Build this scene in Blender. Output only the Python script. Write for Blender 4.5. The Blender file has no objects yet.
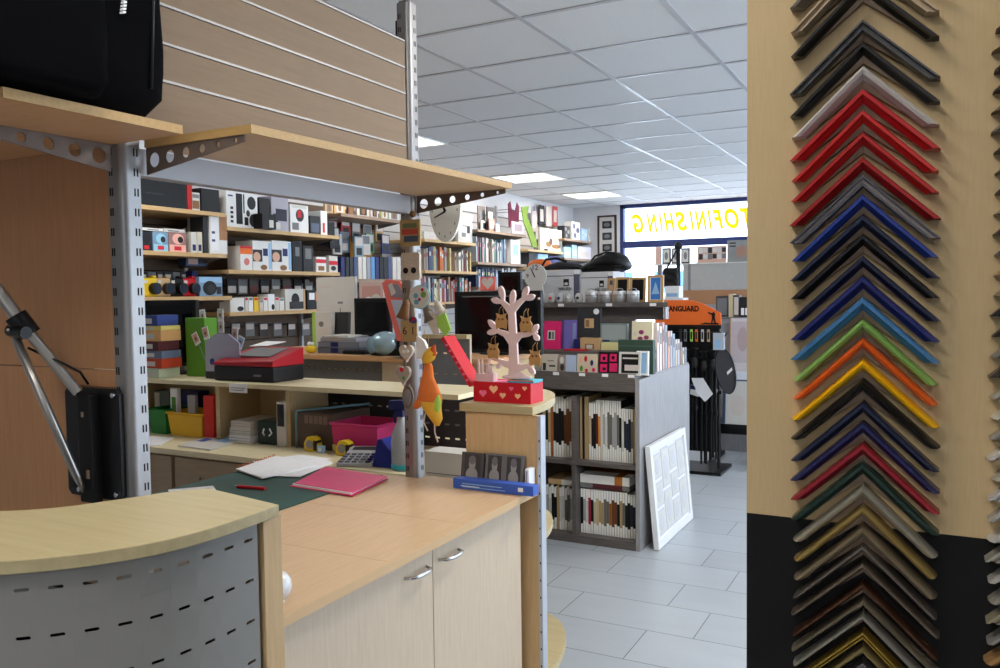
import bpy, bmesh, math, random
from mathutils import Matrix, Vector, Euler
random.seed(7)
S = bpy.context.scene
COL = S.collection
PI = math.pi
EYE = 1.42                                    # camera height; z is measured from the floor
F, CX, CY = 823.0, 500.0, 334.0
_A = Vector((935-CX, 288-CY, F)).normalized()
_B = -Vector((-1060-CX, 315-CY, F)); _B = (_B-_A*_A.dot(_B)).normalized()
_Z = _B.cross(_A)
def ray(px, py):
    c = Vector(((px-CX)/F, (py-CY)/F, 1))
    return Vector((_B.dot(c), _A.dot(c), _Z.dot(c)))
def onY(px, py, y):
    r = ray(px, py); r = r*(y/r.y); return Vector((r.x, r.y, r.z+EYE))
def onX(px, py, x):
    r = ray(px, py); r = r*(x/r.x); return Vector((r.x, r.y, r.z+EYE))
def onZ(px, py, z):
    r = ray(px, py); r = r*((z-EYE)/r.z); return Vector((r.x, r.y, r.z+EYE))

# ---------------------------------------------------------------- materials
def lin(c):
    f = lambda v: v/12.92 if v <= .04045 else ((v+.055)/1.055)**2.4
    return tuple(f(v/255) for v in c)+(1,)
_M = {}
def pbr(name):
    m = bpy.data.materials.new(name); m.use_nodes = True
    return m, m.node_tree, m.node_tree.nodes['Principled BSDF']
def col(r, g, b, rough=.55, metal=0., var=.06, scale=18.):
    k = (r, g, b, rough, metal, var, scale)
    if k in _M: return _M[k]
    m, t, p = pbr('paint'); L = t.links
    tc = t.nodes.new('ShaderNodeTexCoord'); n = t.nodes.new('ShaderNodeTexNoise')
    n.inputs['Scale'].default_value = scale; n.inputs['Detail'].default_value = 3
    L.new(tc.outputs['Object'], n.inputs['Vector'])
    mx = t.nodes.new('ShaderNodeMix'); mx.data_type = 'RGBA'
    c = lin((r, g, b))
    mx.inputs['A'].default_value = tuple(v*(1-var) for v in c[:3])+(1,)
    mx.inputs['B'].default_value = tuple(min(1, v*(1+var)) for v in c[:3])+(1,)
    L.new(n.outputs['Fac'], mx.inputs['Factor']); L.new(mx.outputs['Result'], p.inputs['Base Color'])
    p.inputs['Roughness'].default_value = rough; p.inputs['Metallic'].default_value = metal; p.inputs['Specular IOR Level'].default_value = .3
    _M[k] = m; return m
def wood(name, c1, c2, rough=.42, axis=0, scale=9., stretch=14.):
    k = ('wood', name)
    if k in _M: return _M[k]
    m, t, p = pbr(name); L = t.links; N = t.nodes.new
    tc = N('ShaderNodeTexCoord'); mp = N('ShaderNodeMapping')
    sc = [stretch]*3; sc[axis] = 1.; mp.inputs['Scale'].default_value = sc
    L.new(tc.outputs['Object'], mp.inputs['Vector'])
    n = N('ShaderNodeTexNoise'); n.inputs['Scale'].default_value = scale; n.inputs['Detail'].default_value = 5; n.inputs['Roughness'].default_value = .65
    L.new(mp.outputs['Vector'], n.inputs['Vector'])
    r = N('ShaderNodeValToRGB'); r.color_ramp.elements[0].position = .3; r.color_ramp.elements[1].position = .72
    r.color_ramp.elements[0].color = lin(c2); r.color_ramp.elements[1].color = lin(c1)
    L.new(n.outputs['Fac'], r.inputs['Fac']); L.new(r.outputs['Color'], p.inputs['Base Color'])
    p.inputs['Roughness'].default_value = rough
    _M[k] = m; return m
def emit(name, c, s):
    m = bpy.data.materials.new(name); m.use_nodes = True; t = m.node_tree
    for n in list(t.nodes): t.nodes.remove(n)
    e = t.nodes.new('ShaderNodeEmission'); o = t.nodes.new('ShaderNodeOutputMaterial')
    e.inputs['Color'].default_value = lin(c); e.inputs['Strength'].default_value = s
    t.links.new(e.outputs[0], o.inputs[0]); return m
def glass(name, tint=(255, 255, 255), refl=.06):
    m = bpy.data.materials.new(name); m.use_nodes = True; t = m.node_tree
    for n in list(t.nodes): t.nodes.remove(n)
    a = t.nodes.new('ShaderNodeBsdfTransparent'); g = t.nodes.new('ShaderNodeBsdfGlossy'); x = t.nodes.new('ShaderNodeMixShader'); o = t.nodes.new('ShaderNodeOutputMaterial')
    a.inputs['Color'].default_value = lin(tint); g.inputs['Roughness'].default_value = .03
    x.inputs[0].default_value = refl
    t.links.new(a.outputs[0], x.inputs[1]); t.links.new(g.outputs[0], x.inputs[2]); t.links.new(x.outputs[0], o.inputs[0]); return m

BEECH = wood('beech_laminate', (208, 175, 137), (196, 162, 124), .45, 1)
BEECHX = wood('beech_laminate_x', (212, 166, 122), (198, 150, 106), .45, 0)
BEECHZ = wood('beech_front', (208, 190, 166), (196, 176, 152), .5, 2)
MAPLE = wood('maple_laminate', (188, 174, 134), (174, 158, 118), .5, 0, 5)
EDGE = wood('beech_edge', (190, 154, 100), (174, 138, 84), .5, 0)
SLAT = wood('slat_board_shaded', (132, 109, 84), (123, 101, 77), .65, 1)  # same beech, darkened to carry the dimmer light on the slat panel
DARKBEECH = wood('panel_board', (194, 142, 98), (180, 128, 86), .6, 2)  # beech browned to carry the back board's shade under the shelf
ENDW = wood('end_board', (216, 184, 138), (202, 168, 122), .5, 2)
WEDGE = col(206, 172, 130, .5)
DESKW = wood('desk_laminate', (234, 222, 184), (218, 204, 164), .4, 0, 5)
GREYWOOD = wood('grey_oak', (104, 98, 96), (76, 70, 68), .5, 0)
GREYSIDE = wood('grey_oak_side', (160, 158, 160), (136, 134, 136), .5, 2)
BACKWOOD = wood('wall_slat_shaded', (104, 82, 64), (86, 66, 50), .6, 1)  # slat wall beech with the shade of the bays put into its colour
STEEL = col(150, 148, 148, .38, .75, .04)
STEELD = col(112, 98, 90, .5, .25, .08)
CHROME = col(200, 200, 202, .2, 1., .02)
ALU = col(178, 174, 168, .28, .9, .04)
GREYMET = col(172, 172, 176, .5, .15, .03)
BLACK = col(13, 13, 15, .5)
BLACKP = col(18, 18, 20, .3)
CLOTH = col(5, 5, 7, .95, 0, .3, 120.)
CLOTH.node_tree.nodes['Principled BSDF'].inputs['Specular IOR Level'].default_value = .06
WHITE = col(226, 226, 224, .5)
OFFW = col(206, 204, 198, .6)
PAPER = col(236, 236, 238, .7)
HOLE = col(9, 9, 10, .9)
GREY = col(120, 120, 122, .55)
RAWWOOD = col(142, 122, 104, .7, 0, .1)

# ---------------------------------------------------------------- mesh building
class MB:
    def __init__(s): s.v = []; s.f = []; s.mi = []; s.m = []; s.T = Matrix(); s.sm = []
    def _mi(s, m):
        if m is None: m = s.m[0] if s.m else None
        if m not in s.m: s.m.append(m)
        return s.m.index(m)
    def add(s, vs, fs, m=None, smooth=False):
        b = len(s.v); s.v += [tuple(s.T @ Vector(v)) for v in vs]; i = s._mi(m) if (m or s.m) else 0
        for f in fs: s.f.append(tuple(b+k for k in f)); s.mi.append(i); s.sm.append(smooth)
        return s
    def box(s, x0, x1, y0, y1, z0, z1, m=None):
        vs = [(x, y, z) for z in (z0, z1) for y in (y0, y1) for x in (x0, x1)]
        return s.add(vs, [(0, 2, 3, 1), (4, 5, 7, 6), (0, 1, 5, 4), (2, 6, 7, 3), (0, 4, 6, 2), (1, 3, 7, 5)], m)
    def prism(s, pts, z0, z1, m=None, ax='z'):
        """pts outline extruded along ax; coordinates are the two other axes in order"""
        n = len(pts)
        def P(a, b, c): return {'z': (a, b, c), 'y': (a, c, b), 'x': (c, a, b)}[ax]
        vs = [P(a, b, z0) for a, b in pts]+[P(a, b, z1) for a, b in pts]
        fs = [tuple(range(n))[::-1], tuple(range(n, 2*n))]+[(k, (k+1) % n, n+(k+1) % n, n+k) for k in range(n)]
        return s.add(vs, fs, m)
    def tube(s, p, q, r, m=None, n=12, r2=None, cap=True):
        p, q = Vector(p), Vector(q); d = (q-p).normalized(); r2 = r if r2 is None else r2
        u = d.orthogonal().normalized(); w = d.cross(u)
        vs = []
        for c, rr in ((p, r), (q, r2)):
            vs += [tuple(c+(u*math.cos(2*PI*k/n)+w*math.sin(2*PI*k/n))*rr) for k in range(n)]
        s.add(vs, [(k, (k+1) % n, n+(k+1) % n, n+k) for k in range(n)], m, True)
        if cap: s.add(vs, [tuple(range(n))[::-1], tuple(range(n, 2*n))], m)
        return s
    def path(s, pts, r, m=None, n=8):
        pts = [Vector(p) for p in pts]; vs = []; K = len(pts); ref = None
        for i, p in enumerate(pts):
            d = (pts[min(i+1, K-1)]-pts[max(i-1, 0)]).normalized()
            if ref is None: ref = d.orthogonal().normalized()
            u = (ref-d*ref.dot(d)).normalized(); ref = u; w = d.cross(u)
            rr = r[i] if isinstance(r, (list, tuple)) else r
            vs += [tuple(p+(u*math.cos(2*PI*k/n)+w*math.sin(2*PI*k/n))*rr) for k in range(n)]
        fs = [(i*n+k, i*n+(k+1) % n, (i+1)*n+(k+1) % n, (i+1)*n+k) for i in range(K-1) for k in range(n)]
        fs += [tuple(range(n))[::-1], tuple(range((K-1)*n, K*n))]
        return s.add(vs, fs, m, True)
    def lathe(s, prof, c=(0, 0, 0), m=None, n=20, sx=1., sy=1.):
        vs = []
        for r, z in prof:
            vs += [(c[0]+r*sx*math.cos(2*PI*k/n), c[1]+r*sy*math.sin(2*PI*k/n), c[2]+z) for k in range(n)]
        K = len(prof)
        fs = [(i*n+k, i*n+(k+1) % n, (i+1)*n+(k+1) % n, (i+1)*n+k) for i in range(K-1) for k in range(n)]
        if prof[0][0] > 1e-5: fs.append(tuple(range(n))[::-1])
        if prof[-1][0] > 1e-5: fs.append(tuple(range((K-1)*n, K*n)))
        return s.add(vs, fs, m, True)
    def ball(s, c, r, m=None, n=14, sx=1, sy=1, sz=1):
        K = max(5, n//2)
        pr = [(max(1e-6, r*math.sin(PI*i/K)), -r*math.cos(PI*i/K)*sz) for i in range(K+1)]
        return s.lathe(pr, c, m, n, sx, sy)
    def cell(s, quad, hole, m=None):
        """flat quad (4 corners) with a hole given as a ring of points, bridged"""
        n = len(hole); c = sum((Vector(h) for h in hole), Vector())/n
        q = [Vector(x) for x in quad]; ring = []
        u = (q[1]-q[0]).normalized(); w = (q[3]-q[0]); w = (w-u*w.dot(u)).normalized()
        for h in hole:
            d = Vector(h)-c; dx, dy = d.dot(u), d.dot(w); best = None
            for i in range(4):
                a, b = q[i]-c, q[(i+1) % 4]-c
                ax, ay, bx, by = a.dot(u), a.dot(w), b.dot(u), b.dot(w)
                ex, ey = bx-ax, by-ay; den = dx*ey-dy*ex
                if abs(den) < 1e-12: continue
                t = (ax*ey-ay*ex)/den; k = (ax*dy-ay*dx)/den
                if t > 0 and -1e-6 <= k <= 1+1e-6 and (best is None or t < best): best = t
            ring.append(c+d*best)
        corners = []
        for i in range(4):
            j = min(range(n), key=lambda k: (ring[k]-q[i]).length); ring[j] = q[i]
        vs = [tuple(x) for x in ring]+[tuple(h) for h in hole]
        return s.add(vs, [(k, (k+1) % n, n+(k+1) % n, n+k) for k in range(n)], m)
    def build(s, name, mat=None, parent=None, bevel=0., smooth=None):
        me = bpy.data.meshes.new(name); me.from_pydata(s.v, [], s.f)
        ms = [mat if (x is None) else x for x in s.m] or [mat]
        for x in ms: me.materials.append(x)
        me.polygons.foreach_set('material_index', s.mi)
        me.polygons.foreach_set('use_smooth', s.sm if smooth is None else [smooth]*len(s.sm))
        bm = bmesh.new(); bm.from_mesh(me); bmesh.ops.recalc_face_normals(bm, faces=bm.faces); bm.to_mesh(me); bm.free()
        me.update()
        o = bpy.data.objects.new(name, me); COL.objects.link(o)
        if parent: o.parent = parent
        if bevel:
            b = o.modifiers.new('edge', 'BEVEL'); b.width = bevel; b.segments = 2; b.limit_method = 'ANGLE'
        return o
def M1(m):
    b = MB(); b.m = [m]; return b
def bx(name, m, parent, x0, x1, y0, y1, z0, z1, bevel=0.):
    return M1(m).box(x0, x1, y0, y1, z0, z1).build(name, m, parent, bevel)
def tag(o, label, cat, group=None, kind=None):
    o['label'] = label; o['category'] = cat
    if group: o['group'] = group
    if kind: o['kind'] = kind
    return o
def thing(name, label, cat, loc=(0, 0, 0), rz=0., group=None, rot=None):
    o = bpy.data.objects.new(name, None); COL.objects.link(o); o.empty_display_size = .05
    o.location = loc; o.rotation_euler = rot if rot else (0, 0, rz)
    return tag(o, label, cat, group)
def struct(name, b, m, bevel=0.):
    o = b.build(name, m, None, bevel); o['kind'] = 'structure'; return o
def copy_thing(o, label=None, loc=None, rz=None):
    r = o.copy(); COL.objects.link(r)
    for ch in o.children:
        c = ch.copy(); COL.objects.link(c); c.parent = r
        for g in ch.children:
            d = g.copy(); COL.objects.link(d); d.parent = c
    if label: r['label'] = label
    if loc is not None: r.location = loc
    if rz is not None: r.rotation_euler = (0, 0, rz)
    return r
def word(name, s, size, m, parent, loc, rot=(PI/2, 0, 0), ext=.0008, mirror=False, shear=0., bold=0., width=None, align='CENTER'):
    cu = bpy.data.curves.new(name, 'FONT'); cu.body = s; cu.size = size; cu.extrude = ext; cu.align_x = align; cu.align_y = 'CENTER'; cu.shear = shear; cu.offset = bold
    t = bpy.data.objects.new(name, cu); COL.objects.link(t)
    bpy.context.view_layer.update()
    me = bpy.data.meshes.new_from_object(t.evaluated_get(bpy.context.evaluated_depsgraph_get()))
    COL.objects.unlink(t); bpy.data.objects.remove(t)
    if width:
        xs = [v.co.x for v in me.vertices]; k = width/max(1e-6, max(xs)-min(xs))
        for v in me.vertices: v.co.x *= k
    if mirror:
        for v in me.vertices: v.co.x = -v.co.x
        me.flip_normals()
    me.materials.clear(); me.materials.append(m)
    o = bpy.data.objects.new(name, me); COL.objects.link(o); o.parent = parent; o.location = loc; o.rotation_euler = rot
    return o
ORD = 'first second third fourth fifth sixth seventh eighth ninth tenth eleventh twelfth thirteenth fourteenth fifteenth sixteenth seventeenth eighteenth nineteenth twentieth twenty-first twenty-second twenty-third twenty-fourth twenty-fifth twenty-sixth twenty-seventh twenty-eighth twenty-ninth thirtieth thirty-first thirty-second thirty-third thirty-fourth thirty-fifth thirty-sixth thirty-seventh thirty-eighth'.split()

# deco = list of (kind, u0, v0, u1, v1, material) on the front (-Y) face, u to the right, v up, in fractions
def print_front(parent, w, h, deco, y=0., name='printed_front'):
    b = MB(); lay = .0006
    for i, d in enumerate(deco):
        k, u0, v0, u1, v1, m = d
        x0, x1, z0, z1 = -w/2+u0*w, -w/2+u1*w, v0*h, v1*h; yy = y-lay*(1+.35*i)
        if k == 'r': b.box(x0, x1, yy, y+.0005, z0, z1, m)
        elif k == 'e':
            cx, cz, rx, rz = (x0+x1)/2, (z0+z1)/2, (x1-x0)/2, (z1-z0)/2
            b.prism([(cx+rx*math.cos(2*PI*j/18), cz+rz*math.sin(2*PI*j/18)) for j in range(18)], yy, y+.0005, m, 'y')
        elif k == 'h':   # heart
            cx, cz, rx, rz = (x0+x1)/2, (z0+z1)/2, (x1-x0)/2, (z1-z0)/2
            b.prism([(cx+rx*(16*math.sin(t)**3)/16, cz+rz*(13*math.cos(t)-5*math.cos(2*t)-2*math.cos(3*t)-math.cos(4*t)+2.5)/14.5) for t in [2*PI*j/24 for j in range(24)]], yy, y+.0005, m, 'y')
        elif k == 't':   # triangle
            b.prism([(x0, z0), (x1, z0), ((x0+x1)/2, z1)], yy, y+.0005, m, 'y')
    return b.build(name, None, parent)
def pbox(name, label, cat, loc, w, d, h, m, deco=None, rz=0., group=None, bevel=.0015, side=None, tilt=0.):
    """carton: base centre of the FRONT face at loc, front looks to local -Y"""
    t = thing(name, label, cat, loc, rz, group)
    if tilt: t.rotation_euler = (tilt, 0, rz)
    bx('carton' if 'box' in name or 'carton' in name else 'body', m, t, -w/2, w/2, 0, d, 0, h, bevel)
    if deco: print_front(t, w, h, deco)
    if side: M1(side).box(w/2-.0004, w/2+.0006, .04*d, .96*d, .03*h, .97*h).build('side_print', side, t)
    return t
def wallbox(name, label, *a, **k):
    return _wallbox(name, label, *(a if isinstance(a[0], str) else (name.split('_')[-1],)+a), **k)
def facebox(name, label, *a, **k):
    return _facebox(name, label, *(a if isinstance(a[0], str) else (name.split('_')[-1],)+a), **k)
def _wallbox(name, label, cat, px0, px1, py, base, d, m, deco=None, group=None, X=-4.12, side=None, tilt=0.):
    pm = onX((px0+px1)/2, py, X); a, b = onX(px0, py, X), onX(px1, py, X)
    w = b.y-a.y; h = max(.01, pm.z-base)
    return pbox(name, label, cat, (X, (a.y+b.y)/2, base), w, d, h, m, deco, PI/2, group, .0015, side, tilt)
def _facebox(name, label, cat, px0, px1, py, base, Y, d, m, deco=None, group=None, side=None, tilt=0., rz=0.):
    a, b, pm = onY(px0, py, Y), onY(px1, py, Y), onY((px0+px1)/2, py, Y)
    return pbox(name, label, cat, ((a.x+b.x)/2, Y, base), b.x-a.x, d, max(.004, pm.z-base), m, deco, rz, group, .0015, side, tilt)
# ================================================================ camera
cam = bpy.data.objects.new('camera', bpy.data.cameras.new('camera')); COL.objects.link(cam)
R = Matrix(((_B.x, -_B.y, -_B.z), (_A.x, -_A.y, -_A.z), (_Z.x, -_Z.y, -_Z.z)))
cam.matrix_world = Matrix.Translation((0, 0, EYE)) @ R.to_4x4()
cam.data.sensor_width = 36; cam.data.lens = F*36/1000; cam.data.clip_start = .02
S.camera = cam

# ================================================================ room shell
XL, XR, YB, YF, HC = -4.55, 2.7, 10.87, -3.2, 2.62
def floor_mat():
    m, t, p = pbr('floor_tile'); L = t.links; N = t.nodes.new
    tc = N('ShaderNodeTexCoord'); mp = N('ShaderNodeMapping'); mp.inputs['Location'].default_value = (.26, .042, 0)
    L.new(tc.outputs['Object'], mp.inputs['Vector'])
    b = N('ShaderNodeTexBrick'); b.offset = .325; b.offset_frequency = 2; b.inputs['Scale'].default_value = 1.
    b.inputs['Brick Width'].default_value = .6; b.inputs['Row Height'].default_value = .302; b.inputs['Mortar Size'].default_value = .0022; b.inputs['Mortar Smooth'].default_value = .2
    b.inputs['Color1'].default_value = lin((176, 182, 189)); b.inputs['Color2'].default_value = lin((168, 174, 181)); b.inputs['Mortar'].default_value = lin((92, 94, 96))
    L.new(mp.outputs['Vector'], b.inputs['Vector'])
    n = N('ShaderNodeTexNoise'); n.inputs['Scale'].default_value = 4.; n.inputs['Detail'].default_value = 6
    mp2 = N('ShaderNodeMapping'); mp2.inputs['Scale'].default_value = (1, 3, 1); L.new(tc.outputs['Object'], mp2.inputs['Vector']); L.new(mp2.outputs['Vector'], n.inputs['Vector'])
    x = N('ShaderNodeMix'); x.data_type = 'RGBA'; x.blend_type = 'MULTIPLY'; x.inputs['Factor'].default_value = .35
    rp = N('ShaderNodeValToRGB'); rp.color_ramp.elements[0].color = (.72, .72, .72, 1); rp.color_ramp.elements[1].color = (1.1, 1.1, 1.1, 1)
    L.new(n.outputs['Fac'], rp.inputs['Fac']); L.new(b.outputs['Color'], x.inputs['A']); L.new(rp.outputs['Color'], x.inputs['B']); L.new(x.outputs['Result'], p.inputs['Base Color'])
    p.inputs['Roughness'].default_value = .38; return m
def ceil_mat():
    m, t, p = pbr('ceiling_tile'); L = t.links; N = t.nodes.new
    tc = N('ShaderNodeTexCoord'); n = N('ShaderNodeTexNoise'); n.inputs['Scale'].default_value = 160.; n.inputs['Detail'].default_value = 2
    L.new(tc.outputs['Object'], n.inputs['Vector'])
    r = N('ShaderNodeValToRGB'); r.color_ramp.elements[0].position = .3; r.color_ramp.elements[0].color = lin((220, 221, 222)); r.color_ramp.elements[1].color = lin((234, 235, 236))
    L.new(n.outputs['Fac'], r.inputs['Fac']); L.new(r.outputs['Color'], p.inputs['Base Color']); p.inputs['Roughness'].default_value = .8; return m
struct('floor', MB().box(XL-.2, XR+.2, YF-.2, YB+.2, -.1, 0, floor_mat()), None)
struct('ceiling', MB().box(XL-.2, XR+.2, YF-.2, YB+.2, HC, HC+.1, ceil_mat()), None)
TB = col(186, 186, 190, .3, .25)
GX = [-1.005+.605*k for k in range(-6, 7)]; GY = [3.27+.595*k for k in range(-11, 13)]
g = MB(); g.m = [TB]
for x in GX: g.box(x-.012, x+.012, YF, YB, HC-.004, HC-.0005)
for y in GY: g.box(XL, XR, y-.012, y+.012, HC-.0045, HC-.0005)
struct('trim_1', g, TB)
WALLW = col(214, 214, 216, .7)
struct('wall_left', M1(WALLW).box(XL-.15, XL, YF, YB+.15, 0, HC), WALLW)
struct('wall_front', M1(WALLW).box(XL, XR, YF-.15, YF, 0, HC), WALLW)
RY0, RY1, RZ0, RZ1 = 1.7, 10.3, .35, 2.5
w = M1(WALLW).box(XR, XR+.15, YF, RY0, 0, HC).box(XR, XR+.15, RY1, YB+.15, 0, HC).box(XR, XR+.15, RY0, RY1, 0, RZ0).box(XR, XR+.15, RY0, RY1, RZ1, HC)
struct('wall_right', w, WALLW)
WX0 = onY(620, 240, YB).x; WX1 = 2.3; WZ0, WZ1 = .45, onY(622, 205, YB).z
w = M1(WALLW); w.box(XL, WX0, YB, YB+.15, 0, HC); w.box(WX1, XR, YB, YB+.15, 0, HC); w.box(WX0, WX1, YB, YB+.15, 0, WZ0); w.box(WX0, WX1, YB, YB+.15, WZ1, HC)
struct('wall_back', w, WALLW)
for i, (a, b_) in enumerate([((XL, YF, YB), 0)]):
    struct('baseboard_left', M1(WHITE).box(XL, XL+.015, YF, YB, 0, .08), WHITE)
# window: blue frame, transom rail, glass
BLUE = col(42, 54, 108, .4)
FR = .05; TZ = onY(622, 245, YB).z
w = M1(BLUE)
w.box(WX0, WX0+FR, YB, YB+.08, WZ0, WZ1); w.box(WX1-FR, WX1, YB, YB+.08, WZ0, WZ1); w.box(WX0, WX1, YB, YB+.08, WZ1-FR, WZ1); w.box(WX0, WX1, YB, YB+.08, WZ0, WZ0+FR)
w.box(WX0, WX1, YB-.005, YB+.085, TZ-.045, TZ+.045); w.box(-.75, -.69, YB, YB+.08, WZ0, TZ)
wf = struct('window_1', w, BLUE)
GL = glass('window_glass', (240, 248, 255), .05)
g = M1(GL).box(WX0+FR, WX1-FR, YB+.05, YB+.056, WZ0+FR, WZ1-FR).build('window_pane', GL, wf)
w = M1(BLUE)
for k in range(5): yy = RY0+(RY1-RY0-.05)*k/4; w.box(XR+.04, XR+.1, yy, yy+.05, RZ0, RZ1)
w.box(XR+.04, XR+.1, RY0, RY1, RZ0, RZ0+.05).box(XR+.04, XR+.1, RY0, RY1, RZ1-.05, RZ1)
w2 = struct('added_window', w, BLUE)  # unseen side window, added to bring daylight from the right
M1(GL).box(XR+.065, XR+.07, RY0+.05, RY1-.05, RZ0+.05, RZ1-.05).build('window_pane', GL, w2)
struct('trim_2', M1(WHITE).box(WX0-.02, WX1+.02, YB-.12, YB, WZ0-.03, WZ0), WHITE)
# lettering on the transom glass, seen from behind
YEL = bpy.data.materials.new('yellow_film'); YEL.use_nodes = True
_t = YEL.node_tree; _p = _t.nodes['Principled BSDF']; _p.inputs['Base Color'].default_value = lin((250, 205, 30))
_tr = _t.nodes.new('ShaderNodeBsdfTranslucent'); _tr.inputs['Color'].default_value = lin((255, 214, 40)); _mx = _t.nodes.new('ShaderNodeMixShader'); _mx.inputs[0].default_value = .75
_t.links.new(_p.outputs[0], _mx.inputs[1]); _t.links.new(_tr.outputs[0], _mx.inputs[2]); _t.links.new(_mx.outputs[0], _t.nodes['Material Output'].inputs[0])
lt = thing('window_lettering', 'yellow PHOTOFINISHING lettering on the upper shop window, reversed from inside', 'lettering', (0, YB+.045, 0))
pxs = [('G', 633.5, 643.5), ('N', 647.5, 657), ('I', 659, 663), ('H', 664.5, 674.5), ('S', 677, 687.5), ('I', 690, 694.5), ('N', 696, 706.5), ('I', 708, 712.5), ('F', 714.5, 724), ('O', 726.5, 739)]
zt = onY(690, 212, YB).z; zb = onY(690, 231, YB).z
for ch, pa, pb in pxs:
    xa, xc = onY(pa, 222, YB).x, onY(pb, 222, YB).x
    word('letter', ch, (zt-zb)*1.34, YEL, lt, ((xa+xc)/2, 0, (zt+zb)/2), mirror=True, ext=.002, shear=.32, bold=.014, width=(xc-xa)*1.2)
x0 = onY(739, 222, YB).x
for k, (ch, wd) in enumerate(zip('TOHP', (.14, .165, .15, .13))):
    word('letter', ch, (zt-zb)*1.34, YEL, lt, (x0+.035+wd/2, 0, (zt+zb)/2), mirror=True, ext=.002, shear=.32, bold=.014, width=wd); x0 += wd+.035
# street outside
struct('street', M1(col(196, 197, 200, .9)).box(-40, 60, YB+.2, 60, -.12, -.02).box(XR+.2, 60, -20, YB+.2, -.12, -.02), None)
bld = thing('building', 'pale building with rows of blue windows across the street, seen through the shop window', 'building', (-8, 24, 0))
bx('facade', col(206, 214, 224, .9), bld, -16, 18, 0, 6, 0, 3.9)
for r_, z in enumerate((.35, 1.3)):
    for k in range(10):
        f_ = bx('window_frame', WHITE, bld, -9+1.9*k, -7.6+1.9*k, -.06, 0, z, z+.8); bx('pane', col(74, 112, 166, .3), f_, -8.9+1.9*k, -7.7+1.9*k, -.075, -.06, z+.08, z+.72)
# sky + daylight
W = bpy.data.worlds.new('World'); S.world = W; W.use_nodes = True
bg = W.node_tree.nodes['Background']; bg.inputs['Color'].default_value = (.93, .965, 1., 1); bg.inputs['Strength'].default_value = 2.0
sd = bpy.data.lights.new('sun', 'SUN'); sd.energy = 14; sd.angle = .009; sd.color = (1, .97, .93)
so = bpy.data.objects.new('sun', sd); COL.objects.link(so); so.location = (-6, -6, 12); so.rotation_euler = Vector((.5, .52, -.72)).to_track_quat('-Z', 'Y').to_euler()
# ceiling luminaires: recessed trays with louvres
LUM = emit('lamp_diffuser', (255, 252, 240), 1.25)
def luminaire(x, y, label, power, first=[None]):
    if first[0] is None:
        t = thing('ceiling_light', label, 'ceiling light', (x, y, HC), 0, 'square louvre lights in the ceiling grid')
        f_ = MB(); f_.m = [WHITE]
        for a, b_, c, d in ((-.297, -.285, -.29, .29), (.285, .297, -.29, .29), (-.285, .285, -.29, -.278), (-.285, .285, .278, .29)): f_.box(a, b_, c, d, -.012, -.0046)
        f_.build('frame', WHITE, t)
        M1(LUM).box(-.285, .285, -.278, .278, -.0065, -.0048).build('diffuser', LUM, t)
        l_ = M1(WHITE)
        for k in range(3): l_.box(-.285, .285, -.1425+.14*k, -.1375+.14*k, -.012, -.0066)
        for k in range(3): l_.box(-.1425+.14*k, -.1375+.14*k, -.278, .278, -.012, -.0066)
        l_.build('louvre', WHITE, t); first[0] = t
    else: t = copy_thing(first[0], label, (x, y, HC))
    ld = bpy.data.lights.new('lamp', 'AREA'); ld.shape = 'RECTANGLE'; ld.size = .54; ld.size_y = .53; ld.energy = power; ld.color = (1, .965, .91)
    lo = bpy.data.objects.new('lamp', ld); COL.objects.link(lo); lo.parent = t; lo.location = (0, 0, -.014)
    return t
cx_ = lambda k: -3.7275+.605*k
cy_ = lambda k: 3.27+.595*(k+.5)
luminaire(cx_(0), cy_(3), 'bright square ceiling light half hidden behind the tall slotted post', 5)
luminaire(cx_(0), cy_(7), 'bright square ceiling light in the middle of the row, above the shelf end', 9)
luminaire(cx_(0), cy_(10), 'bright square ceiling light nearest the shop window', 9)
for (a, b_, pw, s) in ((0, -1, 3, 'over the back desk'), (5, -5, .7, 'added over the long beech worktop'), (6, -1, 18, 'added over the open floor before the display island'), (7, 8, 9, 'over the aisle near the window'), (7, 4, 9, 'over the aisle behind the sample board'), (5, -7, .8, 'over the shop counter behind the viewer'), (7, -10, 9, 'at the rear of the shop')):  # out of view; those over worktop and open floor added for brightness
    luminaire(cx_(a), cy_(b_), 'square ceiling light '+s, pw)

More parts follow.
